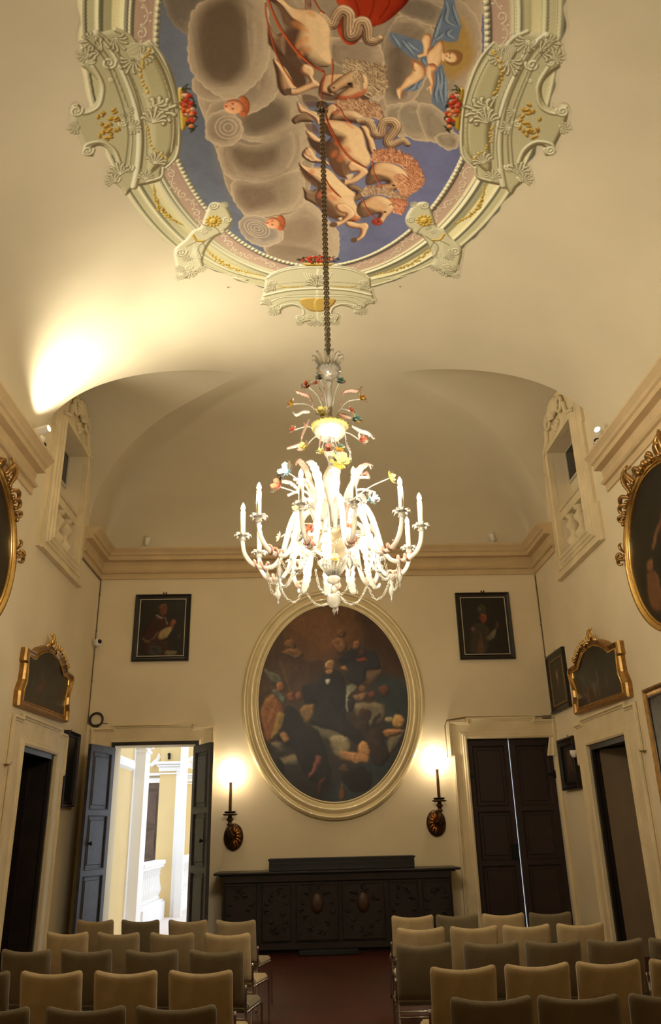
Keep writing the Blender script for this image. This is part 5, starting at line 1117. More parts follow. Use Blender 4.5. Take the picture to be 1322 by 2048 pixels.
# ---- shaped gilt overdoor pictures
OD_O = [(125, 805), (140, 640), (185, 510), (210, 330), (200, 300), (222, 155), (320, 205), (370, 160), (440, 138), (530, 150), (590, 195), (635, 275), (662, 360), (680, 425), (745, 478), (750, 520), (732, 600), (700, 700), (692, 790), (698, 880), (682, 1005)]
OD_I = [(205, 750), (222, 640), (255, 540), (268, 400), (272, 330), (278, 255), (352, 300), (390, 250), (440, 222), (500, 212), (560, 245), (605, 300), (635, 375), (662, 478), (722, 522), (718, 580), (695, 680), (678, 760), (672, 820), (670, 870), (668, 925)]
ZOD = lambda pts: np.array([(at_x(x/5.508, 1260+y/5.508, XL+.05).y, at_x(x/5.508, 1260+y/5.508, XL+.05).z) for x, y in pts])
def overdoor(F, am, dz, label, kind, seed, flip=1):
    O, I = ZOD(OD_O), ZOD(OD_I); c0 = (O[:, 0].min()+O[:, 0].max())/2
    # sides made regular: average the outline with its own mirror image
    O = np.stack([am+(O[:, 0]-c0)*flip, O[:, 1]+dz], -1); I = np.stack([am+(I[:, 0]-c0)*flip, I[:, 1]+dz], -1)
    O = O+(O-I)*.0
    root, G = painting('overdoor_painting', F, (am, O[:, 1].min()), [tuple(p) for p in I], [(0, .02), (.012, .02)], GOLD, label, 'shaped gilt pictures over the side doors', dim(seed, kind, (40, 36, 26)), res=.014)
    for ch in [k for k in bpy.data.objects if k.parent == root and k.name.startswith('frame')]: bpy.data.objects.remove(ch)
    def loft(prof, mt, nm):
        m_ = MB(); K = len(O); vs = []
        for i in range(K):
            for t, h in prof: p_ = I[i]*(1-t)+O[i]*t; vs.append(G(p_[0], p_[1], h))
        n = len(prof); m_.add(vs, [(i*n+j, ((i+1) % K)*n+j, ((i+1) % K)*n+j+1, i*n+j+1) for i in range(K) for j in range(n-1)], False); return build(nm, m_, mt, root)
    loft([(.14, .02), (.14, .05), (.22, .04), (.32, .042), (.55, .065), (.72, .095), (.84, .105), (.93, .09), (1., .06), (1., 0)], GOLD, 'frame')
    loft([(-.03, .02), (-.03, .045), (.0, .055), (.09, .058), (.15, .045)], GOLDP, 'burnished_edge')
    m_ = MB(); tx, tz = (O[8]+O[9])/2
    for (x, y, L_, a, cu) in ((0, .0, .20, PI/2, .8), (-.03, -.02, .14, PI*.75, -1.3), (.03, -.02, .14, PI*.25, 1.3), (-.12, -.03, .16, PI*.95, 1.0), (.12, -.03, .16, PI*.05, -1.0)):
        pts = []; rr = []; x_, y_, a_ = tx+x, tz+y, a
        for i in range(10):
            pts.append(G(x_, y_, .10+.03*math.sin(i/9*PI))); rr.append(.026*math.sin(PI*(.12+.8*i/9))+.005); x_ += math.cos(a_)*L_/9; y_ += math.sin(a_)*L_/9; a_ += cu*.34*(i/5)
        m_.tube(pts, rr, 6)
    for k in (9.5, 10, 10.5, 11, 11.5, 12, 12.5):
        i = int(k); p_ = O[i]*(1-(k-i))+O[i+1]*(k-i); q_ = I[i]*(1-(k-i))+I[i+1]*(k-i); d_ = p_-q_
        for w_ in (.9, 1.25): m_.ball(G(q_[0]+d_[0]*w_, q_[1]+d_[1]*w_, .11), .024, 6)
    build('carved_crest', m_, GOLDP, root); return root
overdoor(FL, 11.70, 0, 'shaped gilt-framed dark picture over the left side door', 4, 31)
overdoor(FR, 11.74, -.03, 'shaped gilt-framed dusk crowd picture over the right side door', 3, 32)

# ---- large gilt ovals, half out of the frame
def big_oval(F, am, bm, rx, rz, label, kind, seed):
    root, G = painting('oval_painting', F, (am, bm-rz-.1), ell(am, bm, rx, rz, 96), [(0, .02), (0, .05), (.02, .06), (.03, .04), (.05, .05), (.065, .085), (.09, .09), (.10, .06), (.10, 0)], GOLDP, label, 'large gilt oval pictures on the side walls', dim(seed, kind, (30, 24, 15)), res=.014)
    m_ = MB()
    def leaf_(a0, L_, r, curl, th0, base_r=1.0):
        x, y = am+(rx+.07)*math.cos(a0)*base_r, bm+(rz+.07)*math.sin(a0)*base_r; a = th0; pts = []; rr = []
        for i in range(12):
            pts.append(G(x, y, .09+.05*math.sin(i/11*PI))); rr.append(r*.62*math.sin(PI*(.1+.82*i/11))+.005); x += math.cos(a)*L_/11; y += math.sin(a)*L_/11; a += curl*.3*(i/4)
        m_.tube(pts, rr, 6)
    for sg in (-1, 1):
        A = lambda d: PI/2+sg*math.radians(d)
        for d, L_, r, cu, t0 in ((20, .30, .05, sg*1.0, A(20)), (24, .36, .045, sg*.5, A(5)), (30, .42, .05, -sg*.4, A(18)), (34, .34, .045, sg*.9, A(60)), (40, .30, .04, sg*1.2, A(70)), (14, .22, .04, -sg*1.2, A(-30)), (8, .20, .04, sg*1.2, A(30)), (50, .2, .035, sg*1.3, A(60)), (78, .26, .04, -sg*1.4, A(110)), (82, .22, .035, sg*1.3, A(60)), (76, .16, .03, sg*.3, A(0))): leaf_(A(d), L_, r, cu, t0)
        for i in range(9): a = A(22+4.2*i); m_.ball(G(am+(rx+.09+.02*(i % 2))*math.cos(a), bm+(rz+.09+.02*(i % 2))*math.sin(a), .10), .032, 6)
        for i in range(9): a = A(84+2.6*i); m_.ball(G(am+(rx+.115)*math.cos(a), bm+(rz+.115)*math.sin(a), .05), .022, 6)
    for i in range(5): m_.ball(G(am+(i-2)*.09, bm+rz+.06+.02*(2-abs(i-2)), .10), .05, 6)
    build('carved_foliage', m_, GOLD, root)
big_oval(FL, 8.62, 4.97, 1.10, .98, 'large gilt oval picture cut off by the left photo edge', 0, 41)
big_oval(FR, 8.86, 4.88, 1.02, .98, 'large gilt oval picture of a half-draped woman, at the right photo edge', 6, 42)

# ================================================================= SCONCES
CANDLE = mat('brown_candle_sleeve', (120, 84, 48), .6, noise=.1); BULB = mat('lit_bulb', (255, 240, 210), .3, emit=(255, 214, 150), estr=60.)
CARVE = mat('dark_carved_gilt', (78, 54, 30), .38, metal=.7, noise=.35, nscale=16)
def sconce(x, z, label, sg):
    root = empty('wall_sconce', (x, YB, z), label=label, cat='sconce', group='candle sconces either side of the oval altarpiece'); G = lambda a, b, h: (a, -h, b)
    bx = .05*sg
    m_ = MB(); M = Matrix.Rotation(PI/2, 3, 'X')
    n = 32; rings = []
    for j, (r, h) in enumerate(((1, 0), (1, .02), (.93, .05), (.8, .06), (.55, .075), (.3, .09), (.0, .095))):
        for k in range(n):
            a = 2*PI*k/n; q = r*(1+(.03*math.cos(12*a) if .3 < r < .95 else 0)); rings.append(G(bx+.165*q*math.cos(a), .215*q*math.sin(a), h+(.012*math.cos(12*a) if .4 < r < .95 else 0)))
    fs = [(j*n+k, j*n+(k+1) % n, (j+1)*n+(k+1) % n, (j+1)*n+k) for j in range(6) for k in range(n)]
    m_.add(rings, fs, True); build('backplate', m_, CARVE, root)
    m_ = MB()
    for i in range(7):
        a = -1.3+2.6*i/6; s_ = sg
        p0 = (bx+s_*.03*math.cos(a), .05*math.sin(a)); p1 = (bx+s_*.13*math.cos(a), .17*math.sin(a))
        m_.tube([G(p0[0], p0[1], .09), G((p0[0]+p1[0])/2, (p0[1]+p1[1])/2+.015, .10), G(p1[0], p1[1], .07)], [.012, .022, .008], 6)
    build('carved_leaves', m_, mat('worn_bright_gilt', (196, 130, 62), .25, metal=.9, noise=.3, nscale=20), root)
    m_ = MB(); m_.tube([G(bx, .0, .08), G(bx*.3, .0, .15), G(0, .08, .19), G(0, .2, .19)], [.03, .035, .035, .03], 8)
    m_.lathe([(.001, .16), (.045, .18), (.05, .2), (.03, .22), (.04, .25), (.065, .27), (.05, .29), (.035, .31), (.03, .33)], G(0, 0, .19), 18)
    build('arm', m_, CARVE, root)
    m_ = MB(); m_.lathe([(.001, .33), (.10, .335), (.125, .35), (.115, .362), (.001, .365)], G(0, 0, .19), 24, flute=.03, nf=16); build('drip_dish', m_, CARVE, root)
    m_ = MB(); m_.lathe([(.001, .366), (.085, .368), (.10, .395), (.09, .40), (.001, .395)], G(0, 0, .19), 20); build('bobeche', m_, IRON, root)
    m_ = MB(); m_.lathe([(.001, .39), (.026, .39), (.024, .86), (.001, .86)], G(0, 0, .19), 14); build('candle_sleeve', m_, CANDLE, root)
    m_ = MB(); m_.lathe([(.008, .86), (.022, .88), (.026, .91), (.018, .95), (.001, .99)], G(0, 0, .19), 12); build('bulb', m_, BULB, root)
    l = bpy.data.lights.new('sconce_light', 'POINT'); l.energy = SC_W; l.color = WARM; l.shadow_soft_size = .03
    lo = bpy.data.objects.new('sconce_light', l); col.objects.link(lo); lo.parent = root; lo.location = G(0, 1.03, .15)
WARM = (1., .90, .72); SC_W = 16
sconce(-1.29, 1.66, 'dark gilt candle sconce left of the oval altarpiece', 1)
sconce(2.235, 1.80, 'dark gilt candle sconce right of the oval altarpiece', -1)

# ================================================================= SACRISTY COUNTER
root = empty('sideboard', (.47, 13.9, 0), label='long dark carved wooden sideboard under the oval altarpiece', cat='cabinet'); ro = root.location.copy()
CARW = mat('carved_walnut', (34, 23, 13), .75, noise=.35, nscale=6, bump=.3, bscale=30); CARD = mat('carved_relief', (84, 60, 36), .5, noise=.3, nscale=12)
G = lambda a, b, h: (a-ro.x, 13.6-h-ro.y, b)
m_ = MB(); m_.box((0, -.0, .60), (3.60, .58, 1.0)); m_.slab([rect(-1.33, .06, 2.27, .14)], G, 0, .03); m_.slab([rect(-1.2, .0, 2.1, .06)], G, -.06, -.12)
m_.slab([rect(-1.33, 1.0, 2.27, 1.09)], G, 0, .025); build('body', m_, CARW, root)
m_ = MB(); m_.box((0, -.02, 1.125), (3.90, .70, .035), bev=.01); m_.box((0, -.0, 1.10), (3.74, .63, .03), bev=.008); build('top', m_, mat('black_counter_top', (26, 24, 22), .35, noise=.2), root)
pl = [-1.30, -.80, -.72, -.27, -.19, .47, .53, 1.19, 1.27, 1.72, 1.80, 2.24]
for i in range(0, 12, 2):
    a0, a1 = pl[i], pl[i+1]
    m_ = MB(); m_.slab([rect(a0, .16, a1, .98)], G, 0, .012); m_.sweep(rect(a0+.03, .2, a1-.03, .95), [(0, .01), (.0, .03), (.02, .03), (.03, .012)], G)
    c = ((a0+a1)/2, .58)
    wv = (a1-a0)/2-.07; q = random.Random(i)
    for k in range(16):
        a = 2*PI*k/16; x, y = c[0]+wv*.8*math.cos(a), c[1]+.30*math.sin(a); pts = []; rr = []; t_ = a+q.choice((-1, 1))*1.2; cu = q.choice((-1, 1))
        for j in range(8): pts.append(G(x, y, .02)); rr.append(.006+.012*math.sin(PI*j/7)); x += math.cos(t_)*.016; y += math.sin(t_)*.016; t_ += cu*.55
        m_.tube(pts, rr, 5)
    p_ = build('door_panel' if 4 <= i <= 6 else 'side_panel', m_, CARW, root)
    if 4 <= i <= 6:
        m_ = MB(); M = Matrix.Rotation(PI/2, 3, 'X'); n = 24
        vs = [G(c[0]+.10*r*math.cos(2*PI*k/n), .68+.15*r*math.sin(2*PI*k/n), .012+h) for r, h in ((1, 0), (.9, .025), (.5, .035), (.01, .04)) for k in range(n)]
        m_.add(vs, [(j*n+k, j*n+(k+1) % n, (j+1)*n+(k+1) % n, (j+1)*n+k) for j in range(3) for k in range(n)], True); build('oval_boss', m_, mat('orange_brown_inlay', (58, 34, 18), .45, noise=.2), p_)
m_ = MB(); m_.box((0, 0, .09), (2.33, .30, .18), bev=.006); m_.box((0, -.155, .165), (2.36, .02, .03)); m_.box((0, -.155, .10), (2.33, .012, .02))
tag(build('wooden_riser', m_, mat('black_lacquered_box', (20, 19, 18), .4, noise=.2), loc=(.545, 13.85, 1.145)), 'low black riser box lying on the sideboard top', 'riser')
m_ = MB(); m_.box((0, 0, .035), (.9, .16, .07), bev=.01); tag(build('floor_plank', m_, BLACK, loc=(.30, 13.38, 0)), 'black low bar on the floor before the sideboard', 'bar')
# ================================================================= SMALL FITTINGS
def spotlight(loc, aim, label, lit=True, energy=0, col_=WARM, ang=70, dark=False, size=(.045, .20), blend=.6, beam=None):
    root = empty('spotlight', loc, label=label, cat='spotlight', group=None)
    d = (Vector(aim)-Vector(loc)).normalized(); M = d.to_track_quat('Z', 'Y').to_matrix()
    hd = Vector((0, 0, .16))
    B = mat('white_spot_housing', (226, 220, 205), .35) if not dark else IRON
    m_ = MB(); m_.box((0, 0, .012), (.16, .10, .024), bev=.004); build('base', m_, B, root)
    m_ = MB(); m_.tube([(0, 0, .02), (0, .0, .09), (0, 0, .15)], .010, 6); build('stem', m_, B, root)
    r, L_ = size
    m_ = MB(); m_.lathe([(.001, -L_*.5), (r*.8, -L_*.5), (r, -L_*.42), (r, L_*.5), (r*.88, L_*.5), (r*.85, L_*.44), (.001, L_*.43)], tuple(hd), 18, M=M); build('housing', m_, B, root)
    m_ = MB(); m_.lathe([(r*.82, L_*.445), (.001, L_*.46)], tuple(hd), 18, M=M); build('lens', m_, mat('lit_spot_lens', (255, 245, 220), .3, emit=(255, 232, 190), estr=25.) if lit else mat('unlit_lens', (200, 195, 180), .2), root)
    if energy:
        l = bpy.data.lights.new('spot_beam', 'SPOT'); l.energy = energy; l.color = col_; l.spot_size = math.radians(ang); l.spot_blend = blend; l.shadow_soft_size = .05
        lo = bpy.data.objects.new('spot_beam', l); col.objects.link(lo); lo.parent = root; d2_ = (Vector(beam)-Vector(loc)).normalized() if beam else d; lo.location = hd+d*(L_*.5+.03)+d2_*.04; lo.rotation_euler = (-d2_).to_track_quat('Z', 'Y').to_euler()
    return root
def surf3(px, py): x, y = surf_xy(px, py); return Vector((x, y, float(main_h(np.array(x), np.array(y)))))
ZT = 6.742
SW = (1., .90, .72)
spotlight((XL+.17, 9.90, ZT), surf3(300, 610), 'white spotlight washing the vault with light, on the left cornice', True, E_WASH, SW, 125, size=(.04, .10), blend=1.)
spotlight((XL+.20, 9.66, ZT+.0), (XL+2.2, 9.1, ZT+.30), 'lit white cylinder spotlight lying level on the left cornice', True, E_F1, SW, 90, size=(.052, .34), blend=1., beam=(2.4, 9.6, 8.8))
spotlight((XR-.20, 9.80, ZT), (XM-1.5, 3.8, 8.6), 'lit round spotlight on the right cornice', True, E_F2, SW, 100, size=(.05, .16), blend=1.)
spotlight((-2.98, YB-.17, ZT), (-2.5, YB-1., 8), 'unlit white spotlight above the left portrait, on the end cornice', False, size=(.05, .17))
spotlight((3.62, YB-.17, ZT), (3.1, YB-1., 8), 'unlit white spotlight above the right portrait, on the end cornice', False, size=(.05, .17))
for F, lb in ((FL, 'left'), (FR, 'right')):
    c = Vector(F(10.07, ZT, .14)); m_ = MB(); m_.box((0, 0, .07), (.10, .07, .14), bev=.012); m_.lathe([(.03, .13), (.05, .16), (.04, .19), (.001, .20)], (0, 0, 0), 12)
    tag(build('emergency_speaker', m_, IRON, loc=tuple(c)), 'small black box on the %s cornice beside its lit spotlight' % lb, 'speaker box')
# camera and siren on the conduit in the left corner
def fpos(F, a, b, h): return Vector(F(a, b, h))
root = empty('security_camera', (XL+.02, 14.10, 4.86), label='white round security camera with dark lens in the left corner', cat='camera')
m_ = MB(); m_.lathe([(.001, 0), (.055, 0), (.055, .03), (.001, .035)], (0, 0, .1), 18, M=Matrix.Rotation(PI/2, 3, 'Y')); m_.ball((.085, -.03, .10), .075, 12); build('body', m_, WHITEP, root)
m_ = MB(); m_.ball((.115, -.062, .105), .045, 10); build('lens', m_, mat('black_lens', (10, 10, 12), .08), root)
m_ = MB(); pts = [(XL+.012, YB-.012, 6.17), (XL+.012, YB-.015, 5.04), (XL+.02, YB-.05, 4.85), (XL+.012, YB-.012, 4.70), (XL+.012, YB-.012, 3.70), (XL+.012, YB-.02, 3.56), (XL+.10, YB-.012, 3.53), (XL+.20, YB-.012, 3.54)]
m_.tube(pts, .009, 6); m_.tube([(XL+.012, YB-.012, 6.17), (XL+.012, 12.85, 6.17)], .009, 6)
for z in (5.9, 5.2, 4.3): m_.box((XL+.014, YB-.014, z), (.03, .03, .012))
tag(build('conduit', m_, CABLE), 'thin cable running down the left corner to the coil', 'cable')
m_ = MB()
for r, o in ((.112, 0), (.104, .012), (.118, .02)): m_.tube([(XL+.16+r*math.cos(2*PI*i/28), YB-.025-o, 3.62+r*math.sin(2*PI*i/28)) for i in range(28)], .012, 6, closed=True)
m_.tube([(XL+.18, YB-.02, 3.51), (XL+.185, YB-.02, 3.2)], .009, 6); m_.tube([(XL+.26, YB-.02, 3.56), (XL+.36, YB-.02, 3.55)], .006, 6)
tag(build('cable_coil', m_, mat('black_cable', (42, 36, 28), .6)), 'ring of coiled black cable above the open double door', 'cable coil')
m_ = MB(); m_.tube([(XR-.012, YB-.012, 6.17), (XR-.012, YB-.012, 3.62), (XR-.06, YB-.03, 3.52), (XR-.5, YB-.03, 3.535), (DBR[0]-.0, YB-.06, 3.535), (DBR[0]-.33, YB-.06, 3.49), (DBR[0]-.37, YB-.05, 3.40), (DBR[0]-.36, YB-.05, 2.86)], .010, 6)
m_.box((XR-.13, YB-.04, 3.515), (.16, .03, .06), bev=.01)
for z in (5.9, 5.2, 4.6): m_.box((XR-.014, YB-.014, z), (.03, .03, .012))
tag(build('conduit', m_, CABLE), 'pale cable down the right corner and over the closed double door', 'cable')
m_ = MB(); c = fpos(FR, 13.07, 2.78, 0); m_.box((-.05, 0, 0), (.10, .03, .05), bev=.008); m_.lathe([(.03, -.05), (.05, .0), (.055, .06), (.001, .065)], (-.11, 0, 0), 14)
tag(build('motion_sensor', m_, WHITEP, loc=tuple(c)), 'small white sensor beside the right side door surround', 'sensor')
m_ = MB(); m_.box((0, 0, 0), (.012, .16, .11), bev=.004); tag(build('green_wall_sign', m_, mat('pale_green_card', (150, 180, 150), .6), loc=(XL+.008, 12.98, 1.86)), 'small pale green card on the wall beside the left side door', 'card')

# ================================================================= CHAIRS
def make_chair(fab):
    root = empty('stacking_chair')
    W = .226
    def back_pt(u, t, off):      # u -1..1 across, t 0..1 up
        x = u*W*(.965+.035*t); z = .46+t*.40+(.032*u*u-.009)*t**2
        cy = -.245-.085*t-.01*math.sin(PI*t)+.022*(1-u*u)*-1*.6
        rad = .035
        return x, cy+off, z
    m_ = MB(); nu, nt = 16, 14; vs = []
    for side in (1, -1):
        for j in range(nt+1):
            for i in range(nu+1):
                u = -1+2*i/nu; t = j/nt
                e = min(1, (1-abs(u))/.07+.0)*min(1, (1-t)/.05+.0)*min(1, t/.05+.0); th_ = .006+.013*math.sqrt(max(0, min(1, e)))
                cu = max(0, abs(u)-.86)/.14; ct = max(0, t-.92)/.08; rr = min(1., math.hypot(cu, ct)); 
                if cu > 0 and ct > 0 and math.hypot(cu, ct) > 1: k_ = 1/math.hypot(cu, ct); u = math.copysign(.86+.14*cu*k_, u); t = .92+.08*ct*k_
                vs.append(back_pt(u, t, side*th_))
    n1 = (nu+1)*(nt+1); fs = []
    for s_ in (0, 1):
        for j in range(nt):
            for i in range(nu):
                a = s_*n1+j*(nu+1)+i; q = (a, a+1, a+nu+2, a+nu+1); fs.append(q if s_ else q[::-1])
    for i in range(nu): fs += [(i, i+1, n1+i+1, n1+i), (nt*(nu+1)+i+1, nt*(nu+1)+i, n1+nt*(nu+1)+i, n1+nt*(nu+1)+i+1)]
    for j in range(nt): fs += [((j+1)*(nu+1), j*(nu+1), n1+j*(nu+1), n1+(j+1)*(nu+1)), (j*(nu+1)+nu, (j+1)*(nu+1)+nu, n1+(j+1)*(nu+1)+nu, n1+j*(nu+1)+nu)]
    m_.add(vs, fs, True); build('backrest', m_, fab, root)
    m_ = MB(); m_.box((0, -.01, .445), (.45, .45, .055), bev=.022); o = build('seat', m_, fab, root); 
    for s_ in (-1, 1):
        m_ = MB(); x = s_*.232
        m_.tube(resmooth([(x, -.27, .62), (x, -.262, .50), (x, -.255, .44), (x, -.27, .2), (x, -.30, .012)], 4), .0105, 8); build('leg', m_, CHROME, root)
        m_ = MB(); m_.tube(resmooth([(x, -.24, .425), (x, .10, .425), (x, .19, .415), (x, .215, .36), (x, .235, .012)], 5), .0105, 8); build('leg', m_, CHROME, root)
    m_ = MB()
    for z in (.385, .345): m_ = MB(); m_.tube([(-.233, -.262, z), (.233, -.262, z)], .006, 6); build('cross_bar', m_, CHROME, root)
    for s_ in (-1, 1): m_ = MB(); m_.tube([(s_*.236+.018*math.cos(a*PI/5), -.255, .475+.022*math.sin(a*PI/5)) for a in range(10)], .005, 6, closed=True); build('linking_loop', m_, CHROME, root)
    return root
protos = {}
ROWS = [  # (block, row name, y of backs at the two ends, [(x, fabric)])
 ('left', 'front', (9.84, 9.40), [(-2.28, 'M'), (-1.755, 'D'), (-1.215, 'M'), (-.69, 'M')]),
 ('left', 'second', (8.72, 8.26), [(-2.27, 'L'), (-1.74, 'M'), (-1.20, 'M'), (-.67, 'L')]),
 ('left', 'third', (7.52, 7.16), [(-2.29, 'D'), (-1.76, 'D'), (-1.21, 'D'), (-.67, 'D')]),
 ('left', 'fourth', (6.42, 6.18), [(-2.28, 'D'), (-1.75, 'L'), (-1.22, 'L'), (-.69, 'L')]),
 ('left', 'rear', (5.12, 5.02), [(-1.74, 'D'), (-1.205, 'D'), (-.70, 'D')]),
 ('right', 'front', (9.38, 9.32), [(1.125, 'L'), (1.60, 'D'), (2.10, 'L'), (2.595, 'D')]),
 ('right', 'second', (8.28, 8.27), [(1.055, 'L'), (1.56, 'L'), (2.06, 'L'), (2.565, 'L')]),
 ('right', 'third', (7.20, 7.12), [(.945, 'D'), (1.49, 'D'), (1.99, 'D'), (2.495, 'D'), (2.99, 'D')]),
 ('right', 'fourth', (6.03, 6.10), [(1.025, 'L'), (1.53, 'L'), (2.03, 'L'), (2.54, 'L')]),
 ('right', 'rear', (4.99, 4.94), [(1.015, 'D'), (1.50, 'D'), (2.0, 'D')]),
]
FABN = {'L': ('light tan', FAB_L), 'M': ('tan', FAB_M), 'D': ('dark tan', FAB_D)}
ordn = ['nearest the aisle', 'second from the aisle', 'third from the aisle', 'fourth from the aisle', 'fifth from the aisle']
qc = random.Random(3)
for blk, rn, (ya, yb), L_ in ROWS:
    n = len(L_)
    for i, (x, fk) in enumerate(L_):
        if fk not in protos: o = protos[fk] = make_chair(FABN[fk][1])
        else: o = copy_tree(protos[fk])
        k = i/(n-1); y = ya+(yb-ya)*k+.32
        o.location = (x, y, 0); o.rotation_euler = (0, 0, math.atan2(yb-ya, L_[-1][0]-L_[0][0])+math.radians(qc.uniform(-.8, .8)))
        pos = (n-1-i) if blk == 'left' else i
        place = {'front': 'foremost row', 'second': 'second row', 'third': 'middle row', 'fourth': 'fourth row', 'rear': 'rearmost row'}[rn]
        tag(o, '%s fabric chair, %s in the %s of the %s block' % (FABN[fk][0], ordn[pos], place, blk), 'chair', 'upholstered chairs of the %s block' % blk)

# ================================================================= CHANDELIER
def glass(name, rgb, opac=.75, glow=0.):
    M = bpy.data.materials.new(name); M.use_nodes = True; nt = M.node_tree; N = nt.nodes; L = nt.links; N.clear()
    out = N.new('ShaderNodeOutputMaterial'); tr = N.new('ShaderNodeBsdfTransparent'); tl = N.new('ShaderNodeBsdfTranslucent'); df = N.new('ShaderNodeBsdfDiffuse'); gl = N.new('ShaderNodeBsdfGlossy')
    c = lin(rgb)+(1,); tl.inputs['Color'].default_value = c; df.inputs['Color'].default_value = c; gl.inputs['Roughness'].default_value = .08
    tr.inputs['Color'].default_value = tuple(.5+.5*v for v in c[:3])+(1,)
    m1 = N.new('ShaderNodeMixShader'); m1.inputs[0].default_value = .5; L.new(tl.outputs[0], m1.inputs[1]); L.new(df.outputs[0], m1.inputs[2])
    m2 = N.new('ShaderNodeMixShader'); m2.inputs[0].default_value = opac; L.new(tr.outputs[0], m2.inputs[1]); L.new(m1.outputs[0], m2.inputs[2])
    fr_ = N.new('ShaderNodeFresnel'); fr_.inputs['IOR'].default_value = 1.5
    m3 = N.new('ShaderNodeMixShader'); L.new(fr_.outputs[0], m3.inputs[0]); L.new(m2.outputs[0], m3.inputs[1]); L.new(gl.outputs[0], m3.inputs[2])
    L.new(m3.outputs[0], out.inputs['Surface']); return M
GC = glass('milky_clear_glass', (250, 246, 235), .45); GW = glass('pale_glass_tube', (240, 235, 222), .7); GCC = glass('thin_clear_glass', (240, 235, 220), .26)
GCOL = {'coral': glass('coral_glass', (216, 110, 84), .8), 'amber': glass('amber_glass', (206, 150, 50), .8), 'teal': glass('teal_glass', (110, 160, 150), .8), 'grey': glass('smoke_blue_glass', (120, 130, 125), .8), 'yellow': glass('yellow_glass', (236, 220, 130), .8),
        'blue': glass('pale_blue_glass', (190, 220, 225), .8), 'pink': glass('pink_glass', (236, 190, 170), .7)}
CH = empty('chandelier', (CX, CY, 3.39), label='large white blown-glass chandelier with coloured glass flowers and lit candle bulbs', cat='chandelier')
ZB = 3.39
def L3(x, y, z): return Vector((x, y, z-ZB))           # chandelier frame: world height z
def cb(name, mb, m_): return build(name, mb, m_, CH)
# chain sleeve to the vault
ztop = float(main_h(np.array(CX), np.array(CY)))
m_ = MB(); zz = 5.92; i = 0
while zz < ztop-.03:
    a = PI/2*(i % 2); m_.tube([L3(.024*math.cos(t)*math.cos(a), .024*math.cos(t)*math.sin(a), zz+.024*math.sin(t)+.02) for t in [2*PI*k/8 for k in range(8)]], .009, 6, closed=True, smooth=True); zz += .030; i += 1
m_.tube([L3(0, 0, 5.9), L3(0, 0, ztop+.01)], .010, 6)
SILV = mat('tarnished_silver_chain', (150, 136, 112), .3, metal=.8); cb('chain', m_, SILV)
m_ = MB(); m_.lathe([(.001, 0), (.05, .01), (.06, .05), (.02, .09)], tuple(L3(0, 0, ztop-.06)), 14)
for k in range(8):
    a = 2*PI*k/8; m_.tube([L3(.02*math.cos(a), .02*math.sin(a), ztop-.08), L3(.06*math.cos(a), .06*math.sin(a), ztop-.10), L3(.07*math.cos(a), .07*math.sin(a), ztop-.05)], [.012, .010, .003], 5)
cb('ceiling_rose', m_, SILV)
# twisted glass sleeve directly above the crown
m_ = MB()
for k in range(3): m_.tube([L3(.017*math.cos(6*PI*i/40+k*2.1), .017*math.cos(0)*math.sin(6*PI*i/40+k*2.1), 5.86+.36*i/40) for i in range(41)], .008, 5)
cb('twisted_sleeve', m_, GC)
# crown: flared petals over a fluted cup
m_ = MB(); m_.lathe([(.02, 5.62-ZB), (.045, 5.64-ZB), (.09, 5.68-ZB), (.115, 5.72-ZB), (.11, 5.745-ZB), (.03, 5.75-ZB)], (0, 0, 0), 36, flute=.06, nf=18); cb('crown_cup', m_, GCC)
for k in range(12):
    a = 2*PI*(k+.5)/12; m_ = MB(); m_.tube([L3(r*math.cos(a), r*math.sin(a), z) for r, z in ((.05, 5.73), (.085, 5.80), (.115, 5.85), (.145, 5.865), (.155, 5.85))], [.012, .026, .024, .012, .009], 6, flat=.4); cb('crown_petal', m_, GCC)
# central stem
m_ = MB(); m_.lathe([(.012, 5.62-ZB), (.03, 5.58-ZB), (.012, 5.55-ZB), (.02, 5.5-ZB), (.028, 5.42-ZB), (.018, 5.3-ZB), (.03, 5.2-ZB), (.05, 5.14-ZB), (.02, 5.10-ZB), (.02, 5.0-ZB), (.045, 4.92-ZB), (.06, 4.86-ZB), (.03, 4.80-ZB), (.02, 4.74-ZB), (.05, 4.68-ZB), (.075, 4.62-ZB), (.075, 4.55-ZB), (.045, 4.42-ZB), (.03, 4.28-ZB), (.05, 4.2-ZB), (.06, 4.14-ZB), (.05, 4.10-ZB)], (0, 0, 0), 28, flute=.05, nf=14); cb('stem', m_, GW)
# upper bowl, lit
m_ = MB(); m_.lathe([(.02, 4.98-ZB), (.08, 5.0-ZB), (.13, 5.045-ZB), (.15, 5.09-ZB), (.145, 5.13-ZB), (.135, 5.135-ZB), (.12, 5.07-ZB), (.02, 5.03-ZB)], (0, 0, 0), 48, flute=.035, nf=24); cb('upper_bowl', m_, GC)
m_ = MB(); m_.lathe([(.14, 5.13-ZB), (.165, 5.145-ZB), (.17, 5.12-ZB), (.15, 5.10-ZB)], (0, 0, 0), 48, flute=.04, nf=24); cb('bowl_rim', m_, GCOL['yellow'])
l = bpy.data.lights.new('bowl_light', 'POINT'); l.energy = 1.2; l.color = WARM; l.shadow_soft_size = .02; lo = bpy.data.objects.new('bowl_light', l); col.objects.link(lo); lo.parent = CH; lo.location = L3(0, -.06, 5.10)
